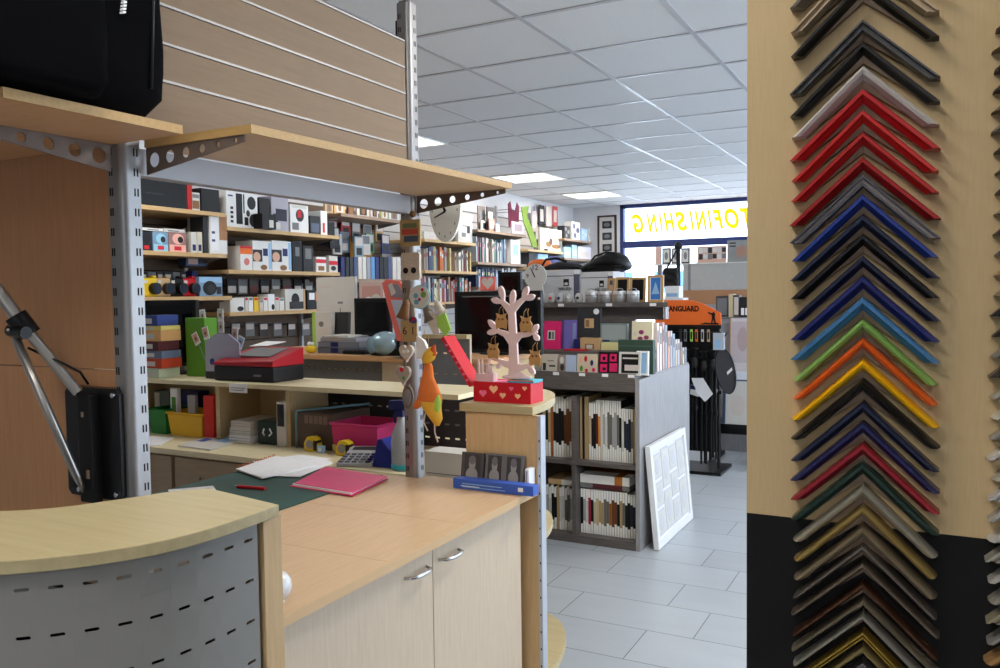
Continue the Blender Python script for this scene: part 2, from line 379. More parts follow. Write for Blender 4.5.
# ================================================================ sample board with frame corners
YBD = 1.2
xb = onY(747, 300, YBD).x; zj = onY(750, 513, YBD).z
bd = thing('sample_board', 'tall tan display board with black lower panel carrying frame corner samples', 'display board', (xb, YBD, 0))
BOARD = wood('board_face', (200, 174, 130), (192, 165, 120), .6, 2, 22)
bx('upper_panel', BOARD, bd, 0, 1.15, 0, .025, zj, 2.45); bx('lower_panel', col(9, 9, 11, .7), bd, 0, 1.15, 0, .025, 0, zj)
def corner(loc, a, d, w, c, rough, metal, style, label, group, two=None):
    cm = col(*c, rough, metal, .05); c2 = col(*two, rough, metal) if two else cm
    P_ = {0: [(0, 0, 0), (0, .019, 0), (.1, .022, 0), (.34, .022, 0), (.46, .017, 0), (.58, .015, 1), (.74, .012, 1), (.74, .004, 1)],
          1: [(0, 0, 0), (0, .012, 0), (.12, .02, 0), (.3, .0235, 0), (.5, .021, 0), (.66, .013, 1), (.74, .011, 1), (.74, .004, 1)],
          2: [(0, 0, 0), (0, .021, 0), (.16, .021, 0), (.2, .016, 1), (.42, .016, 1), (.5, .02, 0), (.66, .02, 0), (.74, .013, 0), (.74, .004, 0)]}[style]
    P_ = [(t, h*1.3, q) for t, h, q in P_]; b = MB(); n = len(P_)
    for sx in (-1, 1):
        vs = [(sx*(a-w*t), -h, -d) for t, h, _ in P_]+[(0, -h, -w*t*d/a) for t, h, _ in P_]
        for k in range(n-1): b.add([vs[k], vs[k+1], vs[n+k+1], vs[n+k]], [(0, 1, 2, 3)], cm if P_[k][2] == 0 else c2)
        b.add(vs[:n], [tuple(range(n))], cm)
    o = b.build('frame_corner', None, None); o.location = loc
    tag(o, label, 'frame sample', group)
    r = MB(); r.m = [RAWWOOD]; P2 = [(.1, 0), (.735, .013), (1.22, .0095), (1.22, 0)]
    for sx in (-1, 1):
        vs = [(sx*(a-w*t), -h, -d*.86) for t, h in P2]+[(0, -h, -w*t*d/a) for t, h in P2]
        for k in range(1, 3): r.add([vs[k], vs[k+1], vs[4+k+1], vs[4+k]], [(0, 1, 2, 3)])
    r.build('rabbet', RAWWOOD, o)
    return o
A_, D_ = .0897, .085
BK = (22, 22, 24); main = [
 (-68, (96, 92, 84), 0, 'olive grey'), (-43, (178, 156, 128), 2, 'beige and tan'), (-18, (20, 20, 22), 0, 'glossy black'), (22, (74, 74, 76), 2, 'dark grey'), (44, BK, 0, 'plain black'),
 (66, (196, 190, 184), 1, 'cream white'), (90, (176, 30, 34), 0, 'bright red'), (111, (186, 36, 34), 0, 'lacquered red'), (133, (170, 28, 30), 0, 'scarlet'), (158, (150, 22, 26), 0, 'deep red'),
 (176, (72, 74, 84), 2, 'two-tone grey and black'), (195, (36, 56, 132), 0, 'royal blue'), (215, (30, 38, 62), 0, 'navy'), (234, (20, 21, 26), 0, 'satin black'), (256, (24, 30, 58), 0, 'midnight blue'),
 (276, (30, 36, 96), 0, 'indigo blue'), (297, (62, 112, 158), 0, 'steel blue'), (318, (126, 166, 84), 1, 'light green'), (337, (222, 92, 34), 1, 'orange'), (358, (228, 172, 20), 1, 'yellow'),
 (379, BK, 1, 'matt black'), (401, (30, 36, 60), 0, 'dark slate blue'), (421, (34, 36, 78), 0, 'violet navy'), (442, (140, 32, 42), 0, 'wine red'), (461, (28, 50, 44), 0, 'dark green'),
 (484, (176, 170, 154), 1, 'silver'), (504, (178, 152, 92), 1, 'gold'), (524, (146, 132, 108), 1, 'bronze silver'), (543, (110, 100, 92), 0, 'thin pewter'), (561, (112, 98, 84), 0, 'thin taupe'),
 (581, (84, 54, 38), 0, 'brown'), (598, (150, 138, 116), 1, 'champagne'), (612, (186, 182, 172), 1, 'pale silver'), (630, (172, 142, 62), 2, 'yellow gold'), (645, (176, 160, 110), 1, 'pale gold'), (660, (120, 116, 120), 2, 'lilac grey')]
prev = None
NARROW = {28: .015, 29: .015, 30: .015, 31: .0115, 32: .0125, 33: .0125, 34: .0115}
for i, (py, c, st, nm) in enumerate(main):
    z = onY(864, py, YBD-.015).z; x = onY(863, py, YBD-.02).x
    met = .55 if i >= 25 else 0.
    lab = nm+' frame corner sample in middle column'+(f', below {prev} one' if prev else ', topmost')
    corner((x, YBD, z), A_+random.uniform(-.002, .002), D_+random.uniform(-.001, .001), NARROW.get(i, .0215+random.uniform(-.002, .003)), c, .3 if i < 25 else .34, met, st, lab, 'frame corner samples of the middle column', (150, 140, 140) if nm.startswith('two-tone') else None)
    prev = nm
side = [((90, 66, 48), 'chestnut'), ((120, 96, 66), 'tan'), ((18, 17, 17), 'black'), ((40, 34, 30), 'dark brown'), ((92, 76, 60), 'walnut'), ((110, 98, 84), 'taupe'), ((26, 24, 24), 'soft black'), ((60, 50, 42), 'umber'), ((22, 20, 20), 'ebony'), ((150, 136, 116), 'sand'),
        ((30, 28, 28), 'charcoal'), ((92, 88, 84), 'grey'), ((150, 122, 80), 'ochre'), ((120, 104, 82), 'khaki'), ((24, 24, 25), 'jet black'), ((18, 18, 19), 'coal black'), ((110, 108, 104), 'ash grey'), ((70, 58, 48), 'mocha'), ((164, 156, 142), 'stone'), ((196, 190, 178), 'ivory'),
        ((150, 146, 138), 'warm grey'), ((196, 190, 182), 'white'), ((176, 168, 152), 'pale silver'), ((186, 182, 178), 'pearl'), ((166, 162, 154), 'silver'), ((188, 184, 176), 'chalk white'), ((172, 166, 150), 'champagne'), ((182, 176, 168), 'bone white'), ((150, 144, 130), 'pewter'), ((160, 150, 124), 'pale gold'), ((140, 136, 130), 'dull silver'), ((170, 130, 84), 'copper')]
prev = None
for i, (c, nm) in enumerate(side):
    py = -52+i*21.2; z = onY(1066, py, YBD-.015).z; x = onY(990, 300, YBD).x+A_
    lab = nm+' frame corner sample in outer column'+(f', below {prev} one' if prev else ', topmost')
    corner((x, YBD, z), A_+random.uniform(-.003, .003), D_, .021+random.uniform(-.002, .004), c, .35, .3 if i > 17 else 0., i % 3, lab, 'frame corner samples of the outer column'); prev = nm

# ================================================================ slotted gondola with slat panel
P1X, P1Y, P2Y = -1.40, 1.09, 2.08; ZSH = 1.716
gd = thing('shelving_gondola', 'shop gondola of two slotted silver posts with beech slat panel and brown back board', 'shelving unit', (P1X, P1Y, 0))
def upright(y, h, nm='upright'):
    b = MB(); r_ = .015; hw = .0205; pts = [(-hw, -hw)]
    pts += [(hw-r_+r_*math.cos(t), -hw+r_+r_*math.sin(t)) for t in [-PI/2+PI/2*k/8 for k in range(9)]]
    pts += [(hw, hw), (-hw, hw)]
    b.prism([(a, y+c) for a, c in pts], 0, h, STEEL)
    z = .5
    while z < h-.04:
        for u in (-.015, -.009): b.box(u-.0014, u+.0014, y-hw-.0006, y-hw+.001, z, z+.015, HOLE)
        for u in (.007, .014): b.box(hw-.001, hw+.0006, y+u-.0014, y+u+.0014, z, z+.015, HOLE)
        z += .0386
    b.box(-hw+.004, hw-.004, y-hw+.004, y+hw-.004, h-.002, h+.006, GREY)
    o = b.build(nm, None, gd)
    for f_ in o.data.polygons: f_.use_smooth = False
    return o
upright(0, 2.285); upright(P2Y-P1Y, 2.285)
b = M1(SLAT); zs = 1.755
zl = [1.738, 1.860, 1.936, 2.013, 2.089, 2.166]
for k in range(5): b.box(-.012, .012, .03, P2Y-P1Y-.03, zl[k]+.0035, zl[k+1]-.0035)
b.box(-.012, .004, .03, P2Y-P1Y-.03, 1.738, 2.166, col(60, 58, 58, .6))
for k in range(1, 6): b.box(.0035, .0125, .03, P2Y-P1Y-.03, zl[k]-.0012, zl[k]+.0038, col(168, 164, 160, .45, .2))
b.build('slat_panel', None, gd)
b = M1(DARKBEECH).box(-1.3, -.03, -.004, .014, .9, 1.277).box(-1.3, -.03, -.004, .014, 1.280, 2.2); b.build('back_board', DARKBEECH, gd)
bx('rail', GREYMET, gd, -.018, .016, .02, P2Y-P1Y-.02, 1.662, ZSH-.001, .002)
bx('post_clip', BLACKP, gd, -.028, -.0208, P2Y-P1Y-.018, P2Y-P1Y+.01, 2.17, 2.235)
def bracket(parent, L_, along, h0=.052, h1=.012, n=6):
    """tapered steel plate with round holes; local +u along reach"""
    b = MB(); b.m = [STEELD]; us = [L_*k/n for k in range(n+1)]
    hh = lambda u: h0+(h1-h0)*u/L_
    for sgn in (-1, 1):
        off = sgn*.0015
        for k in range(n):
            u0, u1 = us[k], us[k+1]; q = [(u0, 0), (u1, 0), (u1, -hh(u1)), (u0, -hh(u0))]
            c = ((u0+u1)/2, -hh((u0+u1)/2)/2); r_ = hh((u0+u1)/2)*.30
            ring = [(c[0]+r_*math.cos(-2*PI*j/16), c[1]+r_*math.sin(-2*PI*j/16)) for j in range(16)]
            P = (lambda u, z: (off, along*u, z)) if abs(along) == 1 else (lambda u, z: (u, off, z))
            b.cell([P(*p) for p in q], [P(*p) for p in ring])
    P = (lambda u, z, o: (o, along*u, z)) if abs(along) == 1 else (lambda u, z, o: (u, o, z))
    for (u0, z0), (u1, z1) in (((0, 0), (L_, 0)), ((L_, 0), (L_, -h1)), ((L_, -h1), (0, -h0)), ((0, -h0), (0, 0))):
        b.add([P(u0, z0, -.0015), P(u1, z1, -.0015), P(u1, z1, .0015), P(u0, z0, .0015)], [(0, 1, 2, 3)])
    e = P(L_-.008, -.0075, 0)
    o = b.build('bracket', None, parent); return o
# aisle-side shelf
sh = thing('gondola_shelf', 'beech shelf over the counter on two drilled steel brackets', 'shelf', (P1X, P1Y, ZSH))
ye = P2Y-P1Y+.012; b = MB(); b.prism([(.0215, .034), (.302, .034), (.336, ye), (.0215, ye)], .0005, .0165, BEECH); b.prism([(.302, .034), (.3045, .034), (.3385, ye), (.336, ye)], .0005, .0165, EDGE); b.box(.0215, .3045, .0315, .034, .0005, .0165, EDGE); b.build('board', None, sh)
for y, bl in ((.036, .262), (P2Y-P1Y+.004, .30)): o = bracket(sh, bl, 2); o.location = (.022, y, 0)
# viewer-side shelf
s2 = thing('gondola_shelf', 'beech shelf carrying the black rucksack', 'shelf', (P1X, P1Y, ZSH))
b = MB(); b.box(-1.0, .19, -.35, -.024, .0005, .0165, BEECHX); b.box(-1.0, .19, -.3525, -.35, .0005, .0165, EDGE); b.box(.19, .1925, -.35, -.024, .0005, .0165, EDGE); b.build('board', None, s2)
for x in (0, -.98): o = bracket(s2, .30, -1); o.location = (x, -.029, 0)

# ================================================================ rucksack on the shelf
bag = thing('rucksack', 'large black rucksack with reflective marks, standing on the upper shelf', 'rucksack', (-1.345, .816, ZSH+.017), PI/2)
def softbox(nm, mat, parent, cx, cy, z0, wx, wy, h, seed, amp=.008, n=9, lean=0., taper=.1):
    rnd = random.Random(seed); b = MB(); b.m = [mat]; N_ = 28; K = 14; vs = []
    for i in range(K+1):
        v = i/K; z = z0+h*v
        e = min(1, (min(v, 1-v)/.10)); s = .86+.14*math.sqrt(max(0, 1-(1-e)**2))
        s *= 1-taper*v*v
        for k in range(N_):
            t = 2*PI*k/N_; cs, sn = math.cos(t), math.sin(t); p = .32
            x = cx+wx/2*s*math.copysign(abs(cs)**p, cs)+lean*v; y = cy+wy/2*s*math.copysign(abs(sn)**p, sn)
            j = amp*math.sin(3.1*t+7*v+seed)*math.sin(9*v+2*t)
            vs.append((x+j*cs, y+j*sn, z))
    fs = [(i*N_+k, i*N_+(k+1) % N_, (i+1)*N_+(k+1) % N_, (i+1)*N_+k) for i in range(K) for k in range(N_)]+[tuple(range(N_))[::-1], tuple(range(K*N_, K*N_+N_))]
    b.add(vs, fs, mat, True); return b.build(nm, mat, parent)
softbox('main_bag', CLOTH, bag, 0, 0, 0, .47, .30, .58, 3, .006, lean=.012, taper=.0)
softbox('front_pocket', CLOTH, bag, -.06, -.13, .01, .30, .075, .36, 5, .004)
softbox('side_pocket', CLOTH, bag, .205, .03, .02, .06, .16, .26, 9, .004)
M1(BLACKP).path([(.175, -.145, .54), (.185, -.148, .36), (.188, -.147, .22), (.18, -.143, .05)], .003).build('zip', BLACKP, bag)
for k in range(5): M1(PAPER).prism([(.118+.0008*k, .158+.0056*k), (.124+.0008*k, .1595+.0056*k), (.1245+.0008*k, .1628+.0056*k), (.1185+.0008*k, .1613+.0056*k)], -.1562, -.140, None, 'y').build('reflective_mark', PAPER, bag)
M1(BLACKP).path([(-.14, -.13, .57), (-.15, -.172, .40), (-.16, -.172, .15), (-.16, -.15, .04)], .008).build('strap', BLACKP, bag)

# ================================================================ wall bracket arm (silver tubes)
ybb = P1Y-.0045
wb = thing('boom_arm', 'silver tubular support arm with black mounting plate on the brown back board', 'support arm', (0, 0, 0))
pc = onY(95, 445, 1.05)
p_tl, p_br = onY(65, 386, 1.06), onY(123, 502, 1.06)
b = M1(BLACKP); hx = (p_br.x-p_tl.x)/2; cxp = (p_br.x+p_tl.x)/2; z0, z1 = p_br.z, p_tl.z
rr = [(cxp-hx+.01, z0), (cxp+hx-.01, z0), (cxp+hx, z0+.01), (cxp+hx, z1-.01), (cxp+hx-.01, z1), (cxp-hx+.01, z1), (cxp-hx, z1-.01), (cxp-hx, z0+.01)]
b.prism(rr, 1.058, ybb, None, 'y'); b.build('mounting_plate', BLACKP, wb, .002)
b = M1(BLACK).box(cxp-.012, cxp+.028, 1.035, 1.058, z0-.004, z1-.012); b.build('pivot_channel', BLACK, wb, .003)
for dx in (-hx+.04, hx-.012):
    for z in (z1-.012, z0+.014): M1(CHROME).tube((cxp+dx, 1.0585, z), (cxp+dx, 1.0525, z), .005).build('bolt', CHROME, wb)
b = M1(RAWWOOD).box(cxp+.012, cxp+.02, 1.0335, 1.036, z0+.045, z0+.062).box(cxp+.002, cxp+.008, 1.0335, 1.036, z1-.055, z1-.045); b.build('slot', RAWWOOD, wb)
q = onY(78, 392, 1.03); p = onY(23, 325, .96); top = onY(-30, 253, .90)
M1(ALU).tube(q, p, .0105, None, 20).tube(p, top, .0125, None, 20).build('main_tube', ALU, wb)
q2 = onY(84, 492, 1.03); p2 = onY(15, 337, .95)
b = M1(ALU); b.path([q2, q2.lerp(p2, .12), q2.lerp(p2, .5), p2], [.004, .0085, .0085, .0085], None, 14); b.build('brace_tube', ALU, wb)
d = (top-q).normalized()
M1(BLACKP).tube(p-d*.022, p+d*.022, .0205, None, 18).tube(p+Vector((-.02, -.012, -.01)), p+Vector((.028, -.012, -.014)), .012, None, 12).build('clamp', BLACKP, wb)
M1(CHROME).ball(p+Vector((-.004, -.026, -.008)), .004).build('clamp_screw', CHROME, wb)
M1(BLACK).path([onY(28, 348, .97), onY(60, 362, 1.0), onY(80, 372, 1.03), onY(88, 384, 1.05)], .0025).build('cord', BLACK, wb)

# ================================================================ curved reception counter
rc = thing('reception_counter', 'curved reception counter with maple top and perforated grey metal front', 'counter', (0, 0, 0))
ZT = 1.12
fr = [(-.8359, .89), (-.832, .812), (-.8345, .742), (-.849, .682), (-.878, .631), (-.9112, .591), (-.9506, .5563), (-1.02, .512), (-1.11, .474), (-1.22, .447), (-1.38, .435)]
bk = [(-1.40, .655), (-1.3, .655), (-1.185, .69), (-1.12, .742), (-1.076, .82), (-1.045, .885), (-1.0095, .921)]
def smooth(P, n=4):
    out = []
    for i in range(len(P)-1):
        p0, p1, p2, p3 = P[max(i-1, 0)], P[i], P[i+1], P[min(i+2, len(P)-1)]
        for k in range(n):
            t = k/n
            out.append(tuple(.5*((2*p1[c])+(-p0[c]+p2[c])*t+(2*p0[c]-5*p1[c]+4*p2[c]-p3[c])*t*t+(-p0[c]+3*p1[c]-3*p2[c]+p3[c])*t**3) for c in range(2)))
    return out+[P[-1]]
FRS = smooth(fr); outline = FRS+smooth(bk)
M1(MAPLE).prism(outline, ZT-.017, ZT).build('counter_top', MAPLE, rc, .0015)
# perforated front: curve offset inwards, slots cut through
def offset(P, d):
    o = []
    for i in range(len(P)):
        a, c = P[max(i-1, 0)], P[min(i+1, len(P)-1)]; t = Vector((c[0]-a[0], c[1]-a[1])).normalized(); o.append((P[i][0]+t.y*d*-1, P[i][1]+t.x*d))
    return o
FO = offset(FRS, -.016); FO = [(x, y) for x, y in FO]
# arc length table
cum = [0]
for i in range(1, len(FO)): cum.append(cum[-1]+math.dist(FO[i-1], FO[i]))
def at_s(s):
    s = min(max(s, 0), cum[-1]-1e-6)
    for i in range(1, len(FO)):
        if cum[i] >= s:
            k = (s-cum[i-1])/(cum[i]-cum[i-1]); return (FO[i-1][0]+(FO[i][0]-FO[i-1][0])*k, FO[i-1][1]+(FO[i][1]-FO[i-1][1])*k)
def perforated(parent, S0, S1, z_top, z_bot, sx, sz, at, slot_w, slot_h, mat, z_first):
    b = MB(); b.m = [mat]; n = max(1, round((S1-S0)/sx)); dx = (S1-S0)/n
    def strip(za, zb):
        for k in range(n*2):
            s0, s1 = S0+dx*k/2, S0+dx*(k+1)/2
            b.add([at(s0)+(za,), at(s1)+(za,), at(s1)+(zb,), at(s0)+(zb,)], [(0, 1, 2, 3)])
    z = z_first; strip(z_top, z+sz/2)
    while z-sz/2 > z_bot:
        for k in range(n):
            s0, s1, c = S0+dx*k, S0+dx*(k+1), S0+dx*(k+.5)
            ring = []
            for j in range(12):
                t = -2*PI*j/12; u = slot_w/2-slot_h/2
                ds = math.copysign(u, math.cos(t))+slot_h/2*math.cos(t); ring.append((c+ds, z+slot_h/2*math.sin(t)))
            # rectangle ring with matching point count
            rect = []
            for ds, zz in ring:
                du, dv = ds-c, zz-z; kx = (dx/2)/max(1e-9, abs(du)); kz = (sz/2)/max(1e-9, abs(dv)); kk = min(kx, kz); rect.append([c+du*kk, z+dv*kk])
            for cs, cz in ((s0, z+sz/2), (s1, z+sz/2), (s1, z-sz/2), (s0, z-sz/2)):
                j = min(range(12), key=lambda q_: abs(math.atan2((rect[q_][1]-z)/sz, (rect[q_][0]-c)/dx)-math.atan2((cz-z)/sz, (cs-c)/dx))); rect[j] = [cs, cz]
            vs = [at(p_[0])+(p_[1],) for p_ in rect]+[at(p_[0])+(p_[1],) for p_ in ring]
            b.add(vs, [(j, (j+1) % 12, 12+(j+1) % 12, 12+j) for j in range(12)])
        z -= sz
    strip(z+sz/2, z_bot)
    o = b.build('front_panel', mat, parent); m_ = o.modifiers.new('t', 'SOLIDIFY'); m_.thickness = .0015; m_.offset = 0
    for f_ in o.data.polygons: f_.use_smooth = False
    return o
PERF = col(142, 140, 137, .5, .1, .03)
perforated(rc, .03, cum[-1], ZT-.0175, .06, .036, .058, at_s, .0165, .0044, PERF, ZT-.041)
ang = [(-.846, .862), (-.832, .862), (-.832, .890), (-.846, .890)]
e0 = onZ(256, 520, ZT-.026); 
bx('end_post', ENDW, rc, -.872, -.846, .868, .905, 0, ZT-.0175, .001)
bx('edge_strip', DARKBEECH, rc, -.8835, -.8725, .866, .905, 0, ZT-.0175)
bx('end_panel', BEECHZ, rc, -1.0, -.884, .889, .905, 0, ZT-.0175, .001)
b = M1(MAPLE).prism([(x, y) for x, y in offset(FRS, -.06)]+smooth(bk), .70, .718); b.build('inner_shelf', MAPLE, rc)
lo = offset(FRS, -.05); LN = M1(col(26, 25, 25, .8)); LN.prism(lo+[(x, y) for x, y in offset(FRS, -.056)][::-1], .08, ZT-.078); LN.build('slot_shade_sheet', None, rc)  # added dark sheet standing in for shade behind the lower slot rows
b = M1(col(90, 88, 86)).prism([(x, y) for x, y in offset(FRS, -.05)]+smooth(bk), 0, .08); b.build('plinth', None, rc)

# ================================================================ worktop with cabinet
XF = -.99
wt = thing('worktop', 'long beech worktop with two visible joints, carrying the cutting mat', 'worktop', (0, 0, 0))
b = MB()
ja, jb = onZ(371, 511, .87).y, onZ(378, 560, .87).y
b.box(-1.36, XF, 1.03, jb-.0006, .85, .87, BEECH).box(-1.95, XF, jb+.0006, ja-.0006, .85, .87, BEECH).prism([(-1.95, ja+.0006), (XF, ja+.0006), (XF, 2.09), (-1.362, 2.09), (-1.362, 2.05), (-1.95, 2.05)], .85, .87, BEECH)
b.box(XF, XF+.0025, 1.03, 2.09, .85, .87, WEDGE).box(-1.36, XF, 1.0275, 1.03, .85, .87, WEDGE)
b.build('board', None, wt)
cb = thing('base_cabinet', 'pale two-door cabinet under the beech worktop', 'cabinet', (0, 0, 0))
bx('carcass', BEECHZ, cb, -1.35, -1.035, 1.075, 2.03, .07, .85); bx('side_panel', ENDW, cb, -1.35, -1.018, 1.055, 1.075, 0, .85); bx('plinth', col(70, 66, 62), cb, -1.35, -1.06, 1.075, 2.03, 0, .07)
yd = onX(433, 560, -1.015).y
for (y0, y1, hy) in ((1.077, yd-.0015, yd-.07), (yd+.0015, 2.028, yd+.07)):
    d_ = bx('door', BEECHZ, cb, -1.034, -1.016, y0, y1, .075, .847, .001)
    zc = .803
    M1(CHROME).path([(-1.0165, hy-.045, zc), (-1.000, hy-.036, zc), (-.993, hy-.015, zc), (-.993, hy+.015, zc), (-1.000, hy+.036, zc), (-1.0165, hy+.045, zc)], [.0035, .004, .005, .005, .004, .0035], None, 10).build('handle', CHROME, d_)
c2 = thing('base_cabinet', 'beech cabinet under the far end of the worktop, behind the posts', 'cabinet', (0, 0, 0))
bx('carcass', BEECHZ, c2, -1.93, -1.44, 1.55, 2.03, .07, .85); bx('plinth', col(70, 66, 62), c2, -1.91, -1.46, 1.56, 2.02, 0, .07)
# ================================================================ display end unit beside the cabinet
PINK = col(214, 36, 104, .45); RED = col(200, 24, 40, .45); NAVY = col(26, 34, 92, .5); ORANGE = col(232, 112, 40, .55); YELLOW = col(232, 196, 40, .5); GREEN = col(84, 150, 50, .5)
SKYB = col(150, 190, 224, .5); CYAN = col(60, 170, 190, .4); DKGREEN = col(34, 74, 60, .7); TAN = col(196, 164, 120, .6); PALE = col(206, 196, 190, .6); CHAR = col(48, 48, 52, .6); SKIN = col(214, 170, 146, .6); LIME = col(160, 206, 90, .6)
eu = thing('display_end_unit', 'slim beech end unit with rounded top and base, beside the two-door cabinet', 'display unit', (0, 0, 0))
ZE = 1.10
bx('end_panel', ENDW, eu, -1.225, -.991, 2.092, 2.112, .1, ZE-.026, .001)
def dshape(rx, ry, y0, n=14): return [(-1.24, y0)]+[(-1.24+rx*math.cos(t), y0+ry*math.sin(t)) for t in [PI/2*k/n for k in range(n+1)]]
M1(MAPLE).prism(dshape(.240, .44, 2.082), ZE-.024, ZE).build('top_shelf', MAPLE, eu, .001)
M1(MAPLE).prism(dshape(.252, .46, 2.113), .285, .31).build('base_shelf', MAPLE, eu, .001)
M1(col(70, 66, 62)).prism(dshape(.22, .40, 2.113), 0, .285).build('plinth', None, eu)
b = M1(col(188, 194, 204, .35, .4))  .box(-.9905, -.979, 2.090, 2.12, .0, ZE-.026)
z = .3
while z < 1.05: b.box(-.986, -.983, 2.0892, 2.0905, z, z+.006, HOLE); z += .05
b.build('upright', None, eu)
M1(MAPLE).prism(dshape(.22, .40, 2.113), .68, .70).build('inner_shelf', MAPLE, eu)

# red heart box with raised lid on top
ZT2 = ZE
hb = thing('gift_box', 'open red gift box with pink hearts on top of the beech end unit', 'gift box', (onY(501.5, 390, 2.13).x, 2.13, ZT2), 0)
wd = onY(530, 390, 2.13).x-onY(473, 390, 2.13).x; hh_ = .060
b = M1(RED); dpt = .085
b.box(-wd/2, wd/2, 0, .003, 0, hh_).box(-wd/2, wd/2, dpt-.003, dpt, 0, hh_).box(-wd/2, -wd/2+.003, .003, dpt-.003, 0, hh_).box(wd/2-.003, wd/2, .003, dpt-.003, 0, hh_).box(-wd/2+.003, wd/2-.003, .003, dpt-.003, 0, .003)
b.build('body', RED, hb)
HP = col(240, 120, 160, .5); HL = col(244, 190, 150, .5)
for u, v, s_, m in ((.17, .40, .13, HP), (.36, .62, .15, HL), (.52, .34, .11, HL), (.67, .70, .08, HP), (.78, .34, .1, HL), (.90, .74, .08, HL)):
    print_front(hb, wd, hh_, [('h', u-s_/2, v-s_*1.4, u+s_/2, v+s_*1.4, m)], 0, 'heart')
M1(col(232, 100, 160, .5)).box(-wd/2+.003, wd/2-.003, .003, dpt-.003, hh_-.006, hh_-.002).build('lining', None, hb)
l0, l1, l2 = onY(474, 386, 2.17)-hb.location, onY(446, 338, 2.17)-hb.location, onY(455, 334, 2.17)-hb.location
b = M1(RED); th = .006
a_, b2 = Vector((l0.x, .01, l0.z)), Vector((l1.x, .01, l1.z)); n_ = Vector(((b2-a_).z, 0, -(b2-a_).x)).normalized()*.012
b.add([a_, b2, b2+n_, a_+n_, a_+Vector((0, dpt-.02, 0)), b2+Vector((0, dpt-.02, 0)), b2+n_+Vector((0, dpt-.02, 0)), a_+n_+Vector((0, dpt-.02, 0))], [(0, 1, 2, 3), (4, 7, 6, 5), (0, 4, 5, 1), (1, 5, 6, 2), (2, 6, 7, 3), (3, 7, 4, 0)])
b.build('lid', RED, hb)
b = M1(HP)
for k in range(7):
    c = a_.lerp(b2, .12+.12*k)+n_*.5+Vector((0, -.0008, 0)); b.box(c.x-.004, c.x+.004, c.y-.0003, c.y+.001, c.z-.003, c.z+.003)
b.build('lid_heart', HP, hb)
# book under the tree
pbox('booklet', 'thin blue and orange booklet lying in the red gift box', 'booklet', (hb.location.x+.055, 2.145, ZT2+hh_-.0015), .085, .065, .008, CYAN, [('r', 0, .7, 1, 1, ORANGE)])
# jewellery tree
PW = col(222, 196, 196, .5)
jt = thing('jewellery_tree', 'pinkish white cut-out jewellery tree standing on the red gift box', 'jewellery stand', (onY(517, 378, 2.175).x, 2.175, ZT2+.069))
k_ = (onY(517, 283, 2.19).z-onY(517, 375, 2.19).z)/92.
def T(px, py):
    c = onY(px, py, 2.19); return (c.x-jt.location.x, (375-py)*k_)
def blade(p0, p1, wmid, m=PW):
    (x0, z0), (x1, z1) = T(*p0), T(*p1); d = Vector((x1-x0, z1-z0)); n = Vector((-d.y, d.x)).normalized(); L_ = d.length; pts = []
    prof = [(0, .35), (.2, .55), (.45, .95), (.7, 1.), (.9, .6), (1, .12)]
    for t, w_ in prof: pts.append((x0+d.x*t+n.x*w_*wmid, z0+d.y*t+n.y*w_*wmid))
    for t, w_ in prof[::-1]: pts.append((x0+d.x*t-n.x*w_*wmid, z0+d.y*t-n.y*w_*wmid))
    return pts
b = M1(PW)
LAY = [0]
def limb(ps, ws):
    P_ = [Vector(T(*p)) for p in ps]; pts = []; bk_ = []
    for i, p in enumerate(P_):
        d = (P_[min(i+1, len(P_)-1)]-P_[max(0, i-1)]).normalized(); n = Vector((-d.y, d.x)); pts.append(tuple(p+n*ws[i])); bk_.append(tuple(p-n*ws[i]))
    for i in range(len(P_)-1): LAY[0] += .00004; b.prism([pts[i], pts[i+1], bk_[i+1], bk_[i]], -.0042-LAY[0], .0042+LAY[0], None, 'y')
limb([(516, 376), (516, 350), (515, 325), (514, 305)], [.017, .014, .012, .011])
b.build('trunk', PW, jt)
for ps, ws in (([(514, 310), (509, 303), (504, 298)], [.011, .009, .006]), ([(514, 308), (520, 301), (526, 296)], [.011, .009, .006]), ([(515, 339), (508, 331), (500, 328)], [.013, .009, .006]), ([(515, 339), (522, 332), (530, 331), (536, 328)], [.013, .009, .007, .006]), ([(516, 362), (508, 361), (502, 358)], [.013, .009, .006]), ([(516, 364), (525, 364), (531, 362)], [.013, .009, .006])):
    b = M1(PW); limb(ps, ws); b.build('branch', PW, jt)
for p0, p1, w_ in (((506, 299), (503, 283), .008), ((505, 300), (494, 296), .0075), ((514, 305), (516, 287), .008), ((525, 297), (530, 284), .008), ((526, 297), (537, 293), .008), ((502, 330), (491, 317), .0075), ((501, 328), (490, 330), .0075), ((535, 330), (540, 321), .007), ((536, 330), (541, 337), .007), ((504, 359), (492, 352), .007), ((503, 359), (500, 366), .006), ((530, 363), (538, 355), .007), ((530, 363), (537, 370), .007)):
    LAY[0] += .00004; M1(PW).prism(blade(p0, p1, w_*1.15), -.0042-LAY[0], .0042+LAY[0], None, 'y').build('leaf_arm', PW, jt)
b = M1(PW).lathe([(.0, 0), (.048, 0), (.048, .006), (.03, .010), (.013, .02), (.0, .024)], (0, 0, 0), None, 24, 1, .5); b.build('base', PW, jt)
for q in ((541, 296), (539, 329)): M1(PW).ball((T(*q)[0], 0, T(*q)[1]), .004).build('peg', PW, jt)
BURL = col(176, 134, 84, .8, 0, .2, 90)
